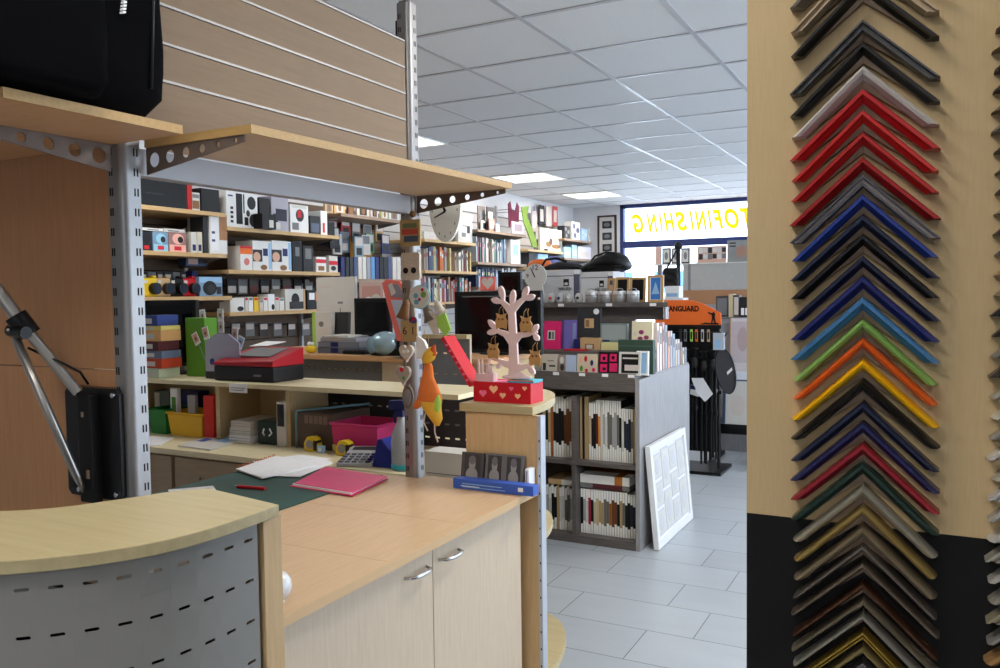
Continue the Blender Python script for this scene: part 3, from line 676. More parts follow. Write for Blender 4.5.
def owl(px, py, lab, s=1.):
    c = T(px, py); t = thing('hanging_tag', lab, 'tag', jt.location+Vector((c[0], -.012, c[1])), 0, 'burlap owl tags on the jewellery tree')
    pts = [(-.016, -.024), (-.02, 0), (-.013, .012), (-.017, .024), (-.006, .019), (.006, .019), (.017, .024), (.013, .012), (.02, 0), (.016, -.024), (.006, -.02), (-.006, -.02)]
    M1(BURL).prism([(a*s, c_*s) for a, c_ in pts], -.003, .003, None, 'y').build('body', BURL, t)
    DB = col(110, 66, 36, .7)
    for sx in (-1, 1): M1(DB).tube((sx*.006*s, -.0028, .006), (sx*.006*s, -.0045, .006), .0035*s).build('eye', DB, t)
    M1(BURL).path([(-.008, 0, .019*s), (-.006, 0, .036), (-.003, .012, .045)], .0009).path([(.008, 0, .019*s), (.006, 0, .036), (.003, .012, .045)], .0009).build('cord', BURL, t)
owl(505.5, 318, 'burlap owl tag hanging upper left on the jewellery tree'); owl(530, 321, 'burlap owl tag hanging upper right on the jewellery tree')
owl(497.5, 348, 'burlap owl tag hanging lower left on the jewellery tree'); owl(539, 354, 'burlap owl tag hanging lower right on the jewellery tree')
# pale ring holder figures in the box
rh = thing('ring_holder', 'small pale castle-shaped ring holder in front of the jewellery tree', 'ring holder', (onY(484, 380, 2.15).x, 2.15, ZT2+hh_-.003))
b = M1(PW).box(-.03, .03, 0, .03, 0, .024); b.build('base', PW, rh)
for x, h in ((-.024, .05), (-.012, .052), (.004, .035), (.02, .03)): M1(PW).tube((x, .012, .02), (x, .012, h), .004).tube((x, .012, h), (x, .012, h+.02), .0045, None, 10, .0005).build('spire', PW, rh)
M1(PW).box(-.004, .026, .01, .014, .05, .054).lathe([(.002, .02), (.008, .03), (.006, .048), (.003, .062), (.005, .068), (.0, .074)], (.011, .012, 0)).build('figurine', PW, rh)

# ================================================================ things on the worktop
ZW = .87
MATG = col(30, 74, 66, .6, 0, .05)
mt = MB(); mt.m = [MATG]
mt.prism([(-1.94, 1.40), (-1.485, 1.36), (-1.485, 2.03), (-1.94, 2.0)], ZW+.0003, ZW+.0028)
tag(mt.build('cutting_mat', MATG), 'dark green cutting mat lying on the beech worktop', 'cutting mat')
# pink folder
fq = [onZ(*p, ZW+.004) for p in ((289, 486), (326, 469), (388, 479), (352, 496))]
b = M1(PINK); top = [Vector(p) for p in fq]
def slab(b, q, z0, z1, m=None): b.prism([(p[0], p[1]) for p in q], z0, z1, m)
fo = thing('folder', 'magenta cardboard folder lying on the cutting mat edge', 'folder')
slab(b, fq, ZW+.0032, ZW+.0045); b.build('back_cover', PINK, fo)
b = M1(col(222, 44, 112, .4)); slab(b, [Vector(fq[0])+Vector((.01, .012, 0)), fq[1], fq[2], Vector(fq[3])+Vector((-.006, .012, 0))], ZW+.010, ZW+.0115); b.build('front_cover', None, fo)
b = M1(PAPER); c_ = sum((Vector(p) for p in fq), Vector())/4; slab(b, [c_+(Vector(p)-c_)*.93 for p in fq], ZW+.0046, ZW+.0098); b.build('papers', PAPER, fo)
pn = thing('pen', 'red ballpoint pen on the green cutting mat', 'pen'); p0, p1 = onZ(234, 486, ZW+.007), onZ(265, 488.5, ZW+.007)
d = p1-p0; M1(RED).tube(p0+d*.12, p0+d*.75, .0045).build('barrel', RED, pn); M1(RED).tube(p0+d*.75, p1, .005).build('cap', RED, pn); M1(CHROME).tube(p0+d*.12, p0, .004, None, 10, .001).build('tip', CHROME, pn)
# fan of notebooks / sheets
def sheet(lab, quad, z, n, group='white sheets fanned over the back edge of the worktop', spiral=False):
    t = thing('notebook' if spiral else 'paper_sheet', lab, 'notebook' if spiral else 'paper', (0, 0, 0), 0, group)
    b = M1(PAPER); q = [Vector(onZ(*p, z)) for p in quad]; slab(b, q, z, z+.0015*n); b.build('page', PAPER, t)
    if spiral:
        OR = col(196, 92, 50, .4, .3)
        for k in range(9):
            c = q[0].lerp(q[1], .06+.11*k); M1(OR).path([(c.x, c.y-.004, z+.002), (c.x, c.y-.005, z+.010), (c.x, c.y+.004, z+.010), (c.x, c.y+.006, z+.002)], .0014, None, 6).build('ring', OR, t)
    else:
        b = M1(GREY)
        for k in range(3):
            a1 = q[0].lerp(q[3], .25+.2*k); a2 = q[1].lerp(q[2], .25+.2*k); e = (q[3]-q[0])*.006
            b.add([a1.lerp(a2, .1)+Vector((0, 0, .0016*n)), a1.lerp(a2, .8)+Vector((0, 0, .0016*n)), a1.lerp(a2, .8)+e+Vector((0, 0, .0016*n)), a1.lerp(a2, .1)+e+Vector((0, 0, .0016*n))], [(0, 1, 2, 3)])
        b.build('printed_line', GREY, t)
sheet('white sheet of the paper fan nearest the calculator', [(252, 462), (300, 455), (331, 459), (284, 471)], ZW+.0032, 1)
sheet('white sheet of the paper fan nearest the pink folder', [(268, 476), (322, 458), (333, 463), (300, 477)], ZW+.0052, 1)
sheet('white notebook with copper spiral binding on the cutting mat', [(236, 470), (276, 457), (318, 466), (262, 479)], ZW+.0070, 3, None, True)
t = thing('paper_sheet', 'pale sheet sticking out behind the reception counter top', 'paper'); b = M1(PAPER); slab(b, [onZ(*p, ZW+.0035) for p in ((168, 490), (213, 486), (218, 493), (172, 499))], ZW+.0035, ZW+.0045); b.build('page', PAPER, t)
# glass / bubble ball
gb = thing('globe', 'white crackled globe ornament on the worktop behind the counter', 'ornament', onZ(276, 603, ZW)); 
BUB = col(216, 216, 218, .25, .1, .25, 120)
M1(BUB).ball((0, 0, .031), .029, None, 20).build('ball', BUB, gb); M1(WHITE).lathe([(.014, 0), (.016, .003), (.012, .006)], (0, 0, 0)).build('base', WHITE, gb)
# blue leaflet box and grey portrait cards
q0, q1 = onY(453, 480, 1.985), onY(533, 480, 1.985); L_ = q1.x-q0.x
BL = col(60, 96, 190, .4)
bb = thing('slim_box', 'long slim blue box lying at the far end of the worktop', 'box', ((q0.x+q1.x)/2, 1.985, ZW+.0005))
bx('carton', BL, bb, -L_/2, L_/2, 0, .035, 0, .028, .001)
print_front(bb, L_, .028, [('r', .10, .30, .34, .36, PAPER), ('r', .12, .52, .62, .60, SKYB), ('r', .12, .22, .66, .28, SKYB), ('r', .82, .35, .88, .75, PAPER)])
GF = col(116, 116, 118, .5); GD = col(70, 68, 68, .5); GLG = col(160, 158, 156, .5)
def portrait(lab, px0, px1, py, Y, n, m):
    a, b3 = onY(px0, 470, Y), onY(px1, 470, Y); w_ = b3.x-a.x; zb_ = ZW; h_ = onY((px0+px1)/2, py, Y).z-zb_
    t = thing('portrait_card', lab, 'photo card', ((a.x+b3.x)/2, Y, zb_), 0); t.rotation_euler = (-.16, 0, 0)
    bx('card', m, t, -w_/2, w_/2, 0, .012, 0.001, h_, .0008); dec = []
    for k in range(n):
        c = (k+.5)/n; s_ = .36/n
        print_front(t, w_, h_, [('r', c-s_, .08, c+s_, .94, GD), ('e', c-s_*.75, .05, c+s_*.75, .52, GLG), ('e', c-s_*.42, .42, c+s_*.42, .86, GLG), ('e', c-s_*.44, .62, c+s_*.44, .9, GF)], 0, 'portrait')
portrait('dark grey card with one pale head portrait behind the slim blue box', 460, 482, 453, 2.055, 1, col(84, 80, 80, .5)); portrait('grey card with two pale head portraits behind the slim blue box', 484, 522, 455, 2.058, 2, GF)
pbox('leaflet', 'thin white leaflets leaning beside the grey two-portrait card', 'leaflet', (onY(527, 475, 2.045).x, 2.045, ZW), .012, .04, .06, PAPER, [('r', .3, .1, .5, .9, GREY)])
# grey carton of odds and ends
pbox('carton', 'low grey carton standing between the tall post and the portrait cards', 'carton', (onY(447, 470, 2.47).x, 2.47, .7706), .19, .10, onY(447, 453, 2.47).z-.77, OFFW, [('r', .05, .1, .95, .14, GREY)])

# ================================================================ teardrop clock hanging at the bracket
def clock(name, lab, px0, px1, py0, py1, Y, face, cat='clock', numbers=()):
    a, c = onY(px0, (py0+py1)/2, Y), onY(px1, (py0+py1)/2, Y); zt_, zb_ = onY((px0+px1)/2, py0, Y).z, onY((px0+px1)/2, py1, Y).z
    rx, h = (c.x-a.x)/2, zt_-zb_; t = thing(name, lab, cat, ((a.x+c.x)/2, Y, zb_))
    pts = [(rx*.98, h), (-rx*.98, h)]+[(rx*math.cos(th)*1.0, h*.45+h*.45*math.sin(th)) for th in [PI+PI*k/16 for k in range(17)]]
    pts = [(rx*math.cos(th)*(1 if abs(math.cos(th)) > .5 else 1), h+h*math.sin(th)) for th in [PI+PI*k/24 for k in range(25)]]
    M1(face).prism(pts, 0, .012, None, 'y').build('dial', face, t, .001)
    pv = (rx*.05, h*.78)
    for ang_, ln, wd_ in ((3.55, .75*rx, .05*rx), (2.0, .38*rx, .08*rx)):
        dx, dz = math.cos(ang_)*ln, math.sin(ang_)*ln; nx, nz = -math.sin(ang_)*wd_, math.cos(ang_)*wd_
        M1(BLACK).prism([(pv[0]+nx, pv[1]+nz), (pv[0]-nx, pv[1]-nz), (pv[0]+dx-nx*.5, pv[1]+dz-nz*.5), (pv[0]+dx+nx*.5, pv[1]+dz+nz*.5)], -.003, -.0012, None, 'y').build('hand', BLACK, t)
    for k in range(7):
        th = PI+PI*(k+.5)/7; M1(GREY).box(rx*.8*math.cos(th)-.0012, rx*.8*math.cos(th)+.0012, -.0008, 0, h+h*.86*math.sin(th)-.004, h+h*.86*math.sin(th)+.004).build('hour_mark', GREY, t)
    return t
CLK = col(246, 247, 240, .5)
ck = clock('wall_clock', 'white teardrop clock hanging below the drilled bracket at the tall post', 429, 461, 203, 242, 2.19, CLK)
a = onY(445, 205, 2.19); M1(GREY).path([(0, .006, onY(445, 203, 2.19).z-ck.location.z-.004), (0, .006, ZSH-.0005-ck.location.z)], .0012).build('hanger', GREY, ck)

# ================================================================ little things hanging at the tall post
PX = P1X+.03
STRAW = col(186, 160, 112, .8, 0, .2, 80); LACE = col(206, 196, 182, .8, 0, .25, 120); BROWN = col(134, 98, 66, .7, 0, .2, 60)
HANG = 'ornaments hanging at the tall post'
def hang(name, lab, px, py, Y, parts, cord_to=None, cat='ornament'):
    c = onY(px, py, Y); t = thing(name, lab, cat, c, 0, HANG)
    for nm, b_, m in parts: b_.build(nm, m, t)
    zt_ = onY(px, cord_to if cord_to else py-14, Y).z-c.z
    M1(STRAW).path([(0, .003, .004), (.002, .004, zt_*.5), (0, .006, zt_)], .0009, None, 6).build('cord', STRAW, t)
    return t
u = lambda Y: (onY(421, 300, Y).x-onY(420, 300, Y).x)
YH = 2.035; pxm = u(YH)
def plate(pts, m, th=.006): return M1(m).prism([(a*pxm, c*pxm) for a, c in pts], -th, 0, None, 'y')
RECT = lambda w_, h_: [(-w_/2, -h_/2), (w_/2, -h_/2), (w_/2, h_/2), (-w_/2, h_/2)]
CIRC = lambda r_, n=20: [(r_*math.cos(2*PI*k/n), r_*math.sin(2*PI*k/n)) for k in range(n)]
def deco(pts, m, dy): return M1(m).prism([(a*pxm, c*pxm) for a, c in pts], dy-.0012, dy, None, 'y')
off = lambda pts, dx, dz: [(a+dx, c+dz) for a, c in pts]
hang('hanging_sign', 'small wooden sign with red and blue bands hanging high on the tall post', 411, 233, YH, [('board', plate(RECT(20, 22), STRAW), STRAW), ('red_band', deco(off(RECT(16, 5), 0, 1), col(190, 80, 70), -.006), None), ('blue_band', deco(off(RECT(14, 5), 1, -5), col(70, 84, 110), -.006), None), ('green_band', deco(off(RECT(14, 4), 0, 6), col(110, 130, 90), -.006), None)], 212)
hang('bead', 'round wooden bead above the banded sign on the post', 413, 214, YH, [('ball', M1(BROWN).ball((0, 0, 0), 3.*pxm), BROWN)], 205)
hang('hanging_pillow', 'little natural cushion with two dark eyes hanging on the post', 412, 267, YH, [('cushion', M1(LACE).prism([(a*pxm, c*pxm) for a, c in [(-8, -11), (8, -11), (9.5, -9), (9, 0), (9.5, 10), (8, 12), (-8, 12), (-9.5, 10), (-9, 0), (-9.5, -9)]], -.010, 0, None, 'y'), LACE), ('eye', deco(off(CIRC(2.6), -4.5, -3), BLACK, -.010), None), ('eye', deco(off(CIRC(2.6), 3.5, -3), BLACK, -.010), None)], 246)
hang('hanging_disc', 'round floral disc hanging in the middle of the tall post', 421, 297, YH-.03, [('disc', plate(CIRC(9.5), WHITE, .008), WHITE), ('flower', deco(off(CIRC(2.2), -3.5, 1), col(110, 170, 200), -.008), None), ('flower', deco(off(CIRC(2.2), -3, -4), col(110, 170, 200), -.008), None), ('leaf', deco(off(CIRC(2.6), 4, 2), col(130, 180, 90), -.008), None), ('red_dot', deco(off(CIRC(1.3), 0, -2), RED, -.008), None), ('red_dot', deco(off(CIRC(1.3), 3, 6), RED, -.008), None), ('rim', M1(CYAN).path([(9.6*pxm*math.cos(2*PI*k/20), -.004, 9.6*pxm*math.sin(2*PI*k/20)) for k in range(21)], .0018), CYAN)], 262)
def bell(px, py, lab, m, rot=0, s=1.):
    t = hang('hanging_bell', lab, px, py, YH-.01, [('bell', M1(m).lathe([(.3*4*pxm*s, 8*pxm*s), (3*pxm*s, 5*pxm*s), (4.5*pxm*s, -4*pxm*s), (6*pxm*s, -8*pxm*s), (5.5*pxm*s, -8.2*pxm*s)], (0, 0, 0)), m)], py-22); t.rotation_euler = (0, rot, 0)
bell(405, 309, 'brown felt bell on the post side nearest the desk', BROWN, .3); bell(428, 312, 'grey felt bell under the floral disc', col(120, 110, 100, .8), -.35); bell(439, 307, 'cream felt bell at the aisle side of the post', LACE, -.5, .8)
hang('hanging_leaf', 'lime green felt leaf beside the cream leaf on the post', 444, 324, YH-.02, [('leaf', plate([(-6, 6), (2, 9), (7, -4), (2, -10), (-5, -2)], LIME), LIME)], 300)
hang('hanging_leaf', 'cream felt leaf between the felt bells and the lime leaf', 434, 323, YH-.015, [('leaf', plate([(-4, 10), (4, 6), (6, -8), (0, -9), (-5, 0)], LACE), LACE)], 300)
def num(ch, px, lab): 
    t = hang('number_tag', lab, px, 331, YH-.01, [('tag', plate(RECT(8, 18), STRAW), STRAW)], 312); word('digit', ch, .032, col(90, 40, 40), t, (0, -.0064, 0))
num('6', 406, 'straw tag with a dark digit, at the desk side of the post'); num('1', 414, 'narrow straw tag with a dark digit, in front of the post')
hang('hanging_bird', 'small blue and red felt bird above the number tags', 413, 320, YH-.025, [('body', M1(col(70, 84, 140, .7)).ball((0, 0, 0), 3.2*pxm, None, 12, 1.3, .6, .9), None), ('wing', deco([(-1, -2), (4, 1), (1, 3)], RED, -.006), None)], 306)
hang('hanging_heart', 'lace heart with white pebbles hanging under the number tags', 408, 352, YH, [('heart', M1(LACE).prism([(7*pxm*(16*math.sin(t)**3)/16, 7*pxm*(13*math.cos(t)-5*math.cos(2*t)-2*math.cos(3*t)-math.cos(4*t))/14) for t in [2*PI*k/24 for k in range(24)]], -.012, 0, None, 'y'), LACE), ('pebble', M1(PAPER).ball((-2*pxm, -.012, 0), 1.8*pxm), PAPER), ('pebble', M1(PAPER).ball((2*pxm, -.012, 1*pxm), 1.6*pxm), PAPER)], 338)
hang('hanging_heart', 'grey beaded heart with red and green bits, below the lace heart', 405, 374, YH, [('heart', M1(col(170, 160, 150, .8, 0, .3, 150)).prism([(7*pxm*(16*math.sin(t)**3)/16, 8*pxm*(13*math.cos(t)-5*math.cos(2*t)-2*math.cos(3*t)-math.cos(4*t))/14) for t in [2*PI*k/24 for k in range(24)]], -.012, 0, None, 'y'), None), ('red_heart', deco(off(CIRC(2), -1, 4), RED, -.012), None), ('green_bead', deco(off(CIRC(1.5), 1, -3), GREEN, -.012), None)], 360)
hang('hanging_medallion', 'oval grey medallion lowest of the ornaments at the post', 409, 397, YH, [('plate', M1(col(120, 108, 98, .5, .2)).prism([(5.5*pxm*math.cos(2*PI*k/20), 10*pxm*math.sin(2*PI*k/20)) for k in range(20)], -.008, 0, None, 'y'), None), ('relief', M1(GREY).ball((0, -.008, 0), 4*pxm, None, 12, 1, .3, 1.8), GREY)], 384)
# orange cloth pouch
OC = col(222, 120, 54, .75, 0, .12, 60); YC = col(226, 176, 60, .75, 0, .12, 60)
t = thing('cloth_doll', 'orange and yellow cloth bird doll hanging from the tall post', 'hanging doll', onY(430, 392, YH-.04), 0)
k2 = u(YH-.04)
b = MB()
def sack(prof, m, nm, dy=0):
    vs = []; n = 14
    for (cx, z, rx, ry) in prof: vs += [((cx+rx*math.cos(2*PI*k/n))*k2, dy+ry*k2*math.sin(2*PI*k/n), z*k2) for k in range(n)]
    K = len(prof); fs = [(i*n+k, i*n+(k+1) % n, (i+1)*n+(k+1) % n, (i+1)*n+k) for i in range(K-1) for k in range(n)]+[tuple(range(n))[::-1], tuple(range((K-1)*n, K*n))]
    MB().add(vs, fs, m, True).build(nm, m, t)
sack([(-2, 28, 1, 1), (-1, 22, 4, 2.5), (-2, 12, 6, 3.5), (-1, 2, 10, 5), (0, -6, 12, 5), (2, -12, 9, 4), (4, -14, 4, 3)], OC, 'orange_body')
sack([(1, -8, 10, 5.5), (2, -14, 9, 5), (6, -22, 6, 4), (7, -28, 2, 1.5)], YC, 'yellow_apron', -.002)
sack([(3, 38, 2, 1.5), (2, 33, 6, 4), (0, 28, 6, 4), (-2, 24, 3, 3)], YC, 'head', -.006)
sack([(-9, 0, 1, 1), (-10, -6, 3, 2), (-13, -12, 4, 2), (-14, -15, 2, 1.5)], OC, 'left_wing')
sack([(10, -2, 1, 1), (9, -8, 3.5, 2), (8, -14, 3, 2), (9, -16, 1, 1)], LIME, 'green_patch', -.010)
sack([(7, 40, 1, 1), (5, 36, 3, 2), (6, 31, 2, 2)], col(206, 90, 40, .75), 'comb', -.008)
M1(LACE).path([(4*k2, 0, -26*k2), (4*k2, 0, -34*k2), (7*k2, 0, -42*k2)], .0022).path([(-5*k2, 0, -18*k2), (-7*k2, 0, -26*k2), (-3*k2, 0, -33*k2)], .0022).build('ribbon', LACE, t)
M1(STRAW).path([(-1*k2, 0, 38*k2), (-4*k2, .02, 48*k2)], .001).build('cord', STRAW, t)
hang('white_pouch', 'folded white paper pouch behind the orange doll', 424, 350, YH-.012, [('pouch', plate([(-5, 12), (2, 8), (8, -4), (3, -6), (-6, -8)], PAPER, .012), PAPER)], 330)

# ================================================================ back desk
ZD = .77; YDF = 2.45
dk = thing('back_desk', 'long pale back desk with drawers behind the slotted posts', 'desk')
b = MB(); b.prism([(-4.1, YDF), (-1.2, YDF), (-1.42, 2.95), (-1.60, 3.32), (-4.1, 3.32)], ZD-.025, ZD, DESKW); b.build('desk_top', None, dk, .001)
DRW = wood('desk_front', (170, 148, 118), (150, 128, 100), .5, 0)
edges = [-3.55, -3.02, -2.62, -2.12, -1.6]
xs_ = [onY(150, 470, YDF).x, onY(172, 470, YDF).x, onY(245, 470, YDF).x, onY(330, 470, YDF).x]
bx('carcass', DRW, dk, -4.05, -1.47, YDF+.03, 3.05, .08, ZD-.025); bx('plinth', CHAR, dk, -4.0, -1.5, YDF+.06, 3.0, 0, .08)
for (x0, x1) in ((-3.5, xs_[1]-.015), (xs_[1]+.005, xs_[2]-.01), (xs_[2]+.02, xs_[3])):
    for z0, z1 in ((.56, .735), (.36, .55)):
        d_ = bx('drawer', DRW, dk, x0, x1, YDF+.01, YDF+.03, z0, z1, .002); xm = (x0+x1)/2
        M1(CHROME).path([(xm-.05, YDF+.0095, (z0+z1)/2+.01), (xm-.035, YDF-.012, (z0+z1)/2+.002), (xm, YDF-.014, (z0+z1)/2), (xm+.035, YDF-.012, (z0+z1)/2+.002), (xm+.05, YDF+.0095, (z0+z1)/2+.01)], .005).build('handle', CHROME, d_)
# hutch on the desk
ZHt = 1.038; YHF = 2.70
hu = thing('desk_hutch', 'pale open hutch with compartments standing on the back desk', 'hutch')
HW = wood('hutch_wood', (206, 182, 140), (186, 162, 120), .5, 0)
bx('top', DESKW, hu, -4.1, -1.6, YHF-.02, 2.985, ZHt-.02, ZHt, .001)
bx('back', HW, hu, -4.1, -2.58, 2.955, 2.97, ZD, ZHt-.02)
for px in (122, 218, 288): x = onY(px, 415, YHF).x; bx('divider', HW, hu, x-.012, x+.012, YHF, 2.955, ZD+.0005, ZHt-.02)
def pf(parent):
    at = lambda s: (-2.6+s, 2.962)
    return perforated(parent, 0, 1.0, ZHt-.021, ZD+.001, .05, .06, at, .025, .008, col(60, 60, 64, .5, .3), .93)
pf(hu)
YI = 2.70
# bins, folders and papers in the hutch
def tub(name, lab, px0, px1, py0, Y, m, d=.16, flare=.06):
    a, c = onY(px0, py0, Y), onY(px1, py0, Y); w_ = c.x-a.x; h = onY((px0+px1)/2, py0, Y).z-ZD; t = thing(name, lab, 'tub', ((a.x+c.x)/2, Y, ZD+.0005))
    b = MB(); b.m = [m]; k = 1-flare*2
    o0 = [(-w_/2*k, .01), (w_/2*k, .01), (w_/2*k, d-.01), (-w_/2*k, d-.01)]; o1 = [(-w_/2, 0), (w_/2, 0), (w_/2, d), (-w_/2, d)]; i1 = [(x*.95, .004+y*.95) for x, y in o1]; i0 = [(x*.93, .006+y*.93) for x, y in o0]
    vs = [(x, y, 0) for x, y in o0]+[(x, y, h) for x, y in o1]+[(x, y, h) for x, y in i1]+[(x, y, .006) for x, y in i0]
    b.add(vs, [(0, 3, 2, 1)]+[(r*4+k_, r*4+(k_+1) % 4, (r+1)*4+(k_+1) % 4, (r+1)*4+k_) for r in range(3) for k_ in range(4)]+[(12, 13, 14, 15)]); b.build('shell', m, t)
    M1(m).path([(-w_/2-.004, -.002, h-.005), (w_/2+.004, -.002, h-.005), (w_/2+.004, d+.002, h-.005), (-w_/2-.004, d+.002, h-.005), (-w_/2-.004, -.002, h-.005)], .006).build('rim', m, t); return t
tub('storage_tub', 'dark green plastic tub on the back desk beside the yellow tub', 148, 165, 409, YI, col(26, 120, 52, .35))
tub('storage_tub', 'yellow plastic tub of folded papers on the back desk', 167, 202, 413, YI, col(226, 178, 40, .35))
for i, (px, pt, m, lab) in enumerate(((176, 388, PAPER, 'white folded bag with a green print standing in the yellow tub'), (188, 396, col(196, 196, 200), 'grey folded paper bag standing in the yellow tub'))):
    c = onY(px, 413, YI+.05); h = onY(px, pt, YI+.05).z-(ZD+.008)
    pbox('paper_bag', lab, 'paper bag', (c.x, YI+.04+.03*i, ZD+.008), .05, .02, h, m, [('r', .2, .3, .75, .8, GREEN if i == 0 else OFFW)])
facebox('binder', 'grey green binder standing behind the dark green tub', 153, 169, 391, ZD+.0005, YI+.15, .08, col(92, 108, 104), [('r', .1, .1, .4, .95, OFFW)])
facebox('folder', 'red cardboard file standing beside the yellow tub', 203, 213, 396, ZD+.0005, YI, .2, col(206, 44, 34))
facebox('binder', 'blue binder standing behind the yellow tub', 172, 198, 391, ZD+.0005, YI+.165, .07, NAVY)
t = thing('paper_sheet', 'white sheet lying before the dark green tub', 'paper'); b = M1(PAPER); slab(b, [onZ(*p, ZD) for p in ((146, 446), (150, 437), (174, 438), (160, 446))], ZD+.0005, ZD+.003); b.build('page', PAPER, t)
t = thing('magazine', 'glossy magazine with a blue picture lying on the back desk', 'magazine'); q = [onZ(*p, ZD) for p in ((178, 447), (222, 433), (252, 438), (210, 451))]
b = M1(OFFW); slab(b, q, ZD+.0005, ZD+.008); b.build('pages', OFFW, t)
c_ = sum((Vector(p) for p in q), Vector())/4
for nm, m, dx, dy, sc in (('cover_picture', SKYB, .04, .03, .35), ('blue_circle', col(60, 80, 170), -.05, -.02, .2), ('cover_title', col(110, 110, 120), -.02, .04, .16)):
    b = M1(m); slab(b, [c_+Vector((dx, dy, 0))+(Vector(p)-c_)*sc for p in q], ZD+.008, ZD+.0088); b.build(nm, m, t)
for k in range(3):
    c = onY(239, 430, YI-.02); pbox('paper_stack', ['thick block of white paper on the back desk, lowest of the pile', 'block of white paper in the middle of the pile', 'topmost grey block of the paper pile'][k], 'paper', (c.x+.004*k, YI-.02, ZD+.0005+.033*k), .13-.01*k, .2, .032, (PAPER, OFFW, PALE)[k], [('r', 0, .3, 1, .34, GREY), ('r', 0, .65, 1, .69, GREY)], .03*k, 'blocks of paper piled in the hutch')
tn = thing('tin', 'dark green tin with a white emblem beside the paper pile', 'tin', (onY(268, 440, YI).x, YI, ZD+.0005)); bx('body', col(34, 52, 46, .4), tn, -.06, .06, 0, .11, 0, .105, .006); M1(PAPER).path([(-.02, -.0012, .07), (-.028, -.0012, .052), (-.018, -.0012, .04)], .004).path([(.012, -.0012, .072), (.024, -.0012, .052), (.008, -.0012, .04)], .004).build('emblem', PAPER, tn)
mg = facebox('magazine_file', 'white upright magazine file beside the dark green tin', 276, 284.5, 402, ZD+.0005, YI-.01, .2, OFFW, [('r', .1, .45, .9, .95, CHAR)])
# folder box (tilted frame) and tape measures
BLT = col(120, 160, 180, .3); FB = thing('document_box', 'brown document box with pale blue rim in the hutch', 'box', (onY(316, 445, YI).x, YI, ZD+.0005)); bx('body', col(92, 76, 66, .6), FB, -.10, .10, 0, .25, 0, .155, .003)
M1(BLT).path([(-.103, -.003, 0), (-.103, -.003, .15), (-.098, -.003, .16), (.02, .1, .168), (.099, .25, .17)], .005).build('rim', BLT, FB)
print_front(FB, .20, .155, [('r', .2+.13*k, .70, .3+.13*k, .92, col(130, 110, 96)) for k in range(5)])
def tape(lab, px, py, zz, Y):
    t = thing('tape_measure', lab, 'tape measure', (onY(px, py, Y).x, Y, zz)); pts = [(-.035, 0), (.035, 0), (.038, .02), (.03, .055), (.01, .065), (-.02, .06), (-.036, .035)]
    M1(YELLOW).prism(pts, 0, .035, None, 'y').build('case', YELLOW, t, .004); M1(STEEL).tube((-.004, .001, .030), (-.004, -.003, .030), .019).build('badge', STEEL, t); M1(BLACKP).box(.018, .034, -.003, .03, .006, .048).build('grip', BLACKP, t)
tape('yellow tape measure standing before the brown document box', 310, 432, ZD+.0005, YI-.05)
pk = tub('basket', 'pink woven basket in the hutch beside the document box', 331, 377, 424, YI-.02, col(206, 56, 116, .6), .2, .03); print_front(pk, .24, .08, [('r', .03+.12*k, .05, .1+.12*k, .42, col(206, 196, 110)) for k in range(8)])
tape('yellow tape measure with white badge before the pink basket', 342, 432, ZD+.0005, YI-.07)
pbox('correction_roller', 'small pale blue roller lying at the pink basket corner', 'roller', (onY(324, 431, YI-.03).x, YI-.06, ZD+.0005), .03, .02, .03, SKYB, [('e', .2, .2, .8, .8, PAPER)])
# calculator
cl = thing('calculator', 'grey desktop calculator on the back desk near the spray bottle', 'calculator', onZ(362, 462, ZD), .35); t = cl
cl.location.z = ZD+.0006
b = M1(col(170, 170, 172, .4)); b.add([(-.07, -.1, 0), (.07, -.1, 0), (.07, .1, 0), (-.07, .1, 0), (-.07, -.1, .015), (.07, -.1, .015), (.07, .1, .045), (-.07, .1, .045)], [(0, 3, 2, 1), (4, 5, 6, 7), (0, 1, 5, 4), (1, 2, 6, 5), (2, 3, 7, 6), (3, 0, 4, 7)]); b.build('case', None, cl, .003)
K1 = col(120, 122, 130, .4)
for r_ in range(4):
    for c in range(5): x = -.055+.0265*c; y = -.085+.028*r_; z = .015+(y+.1)*.15; M1(K1 if c < 4 else NAVY).box(x-.009, x+.009, y-.009, y+.009, z-.002, z+.005).build('key', None, cl)
b = M1(CHAR); b.add([(-.055, .045, .0385), (.055, .045, .0385), (.055, .085, .0445), (-.055, .085, .0445)], [(0, 1, 2, 3)]); b.build('display', CHAR, cl)
# blue wedge, spray bottle
t = thing('cloth_pack', 'dark blue folded cloth pack beside the spray bottle', 'cloth', onZ(384, 468, ZD)); t.location.z = ZD+.0005
b = M1(col(30, 40, 130, .5)); b.prism([(-.055, 0), (.055, 0), (.04, .05), (-.01, .11), (-.03, .105)], 0, .07, None, 'y'); b.build('pack', None, t, .004)
sb = thing('spray_bottle', 'clear spray bottle with dark blue trigger head on the back desk', 'spray bottle', onZ(402, 470, ZD)); sb.location.z = ZD+.0005
CLR = col(168, 172, 176, .2, 0, .1, 10); M1(CLR).lathe([(.036, 0), (.042, .006), (.042, .11), (.038, .14), (.022, .17), (.015, .185), (.015, .2)], (0, 0, 0), None, 24, 1, .75).build('bottle', CLR, sb)
M1(CYAN).lathe([(.0425, .004), (.0428, .02), (.0425, .024)], (0, 0, 0), None, 24, 1, .76).build('liquid_band', CYAN, sb)
M1(NAVY).box(-.016, .016, -.014, .014, .2, .225).prism([(-.05, .225), (.03, .225), (.034, .25), (.01, .262), (-.045, .258)], -.013, .013, None, 'y').build('spray_head', NAVY, sb, .002); M1(NAVY).path([(-.018, 0, .222), (-.03, 0, .2), (-.026, 0, .175)], .005).build('trigger', NAVY, sb)
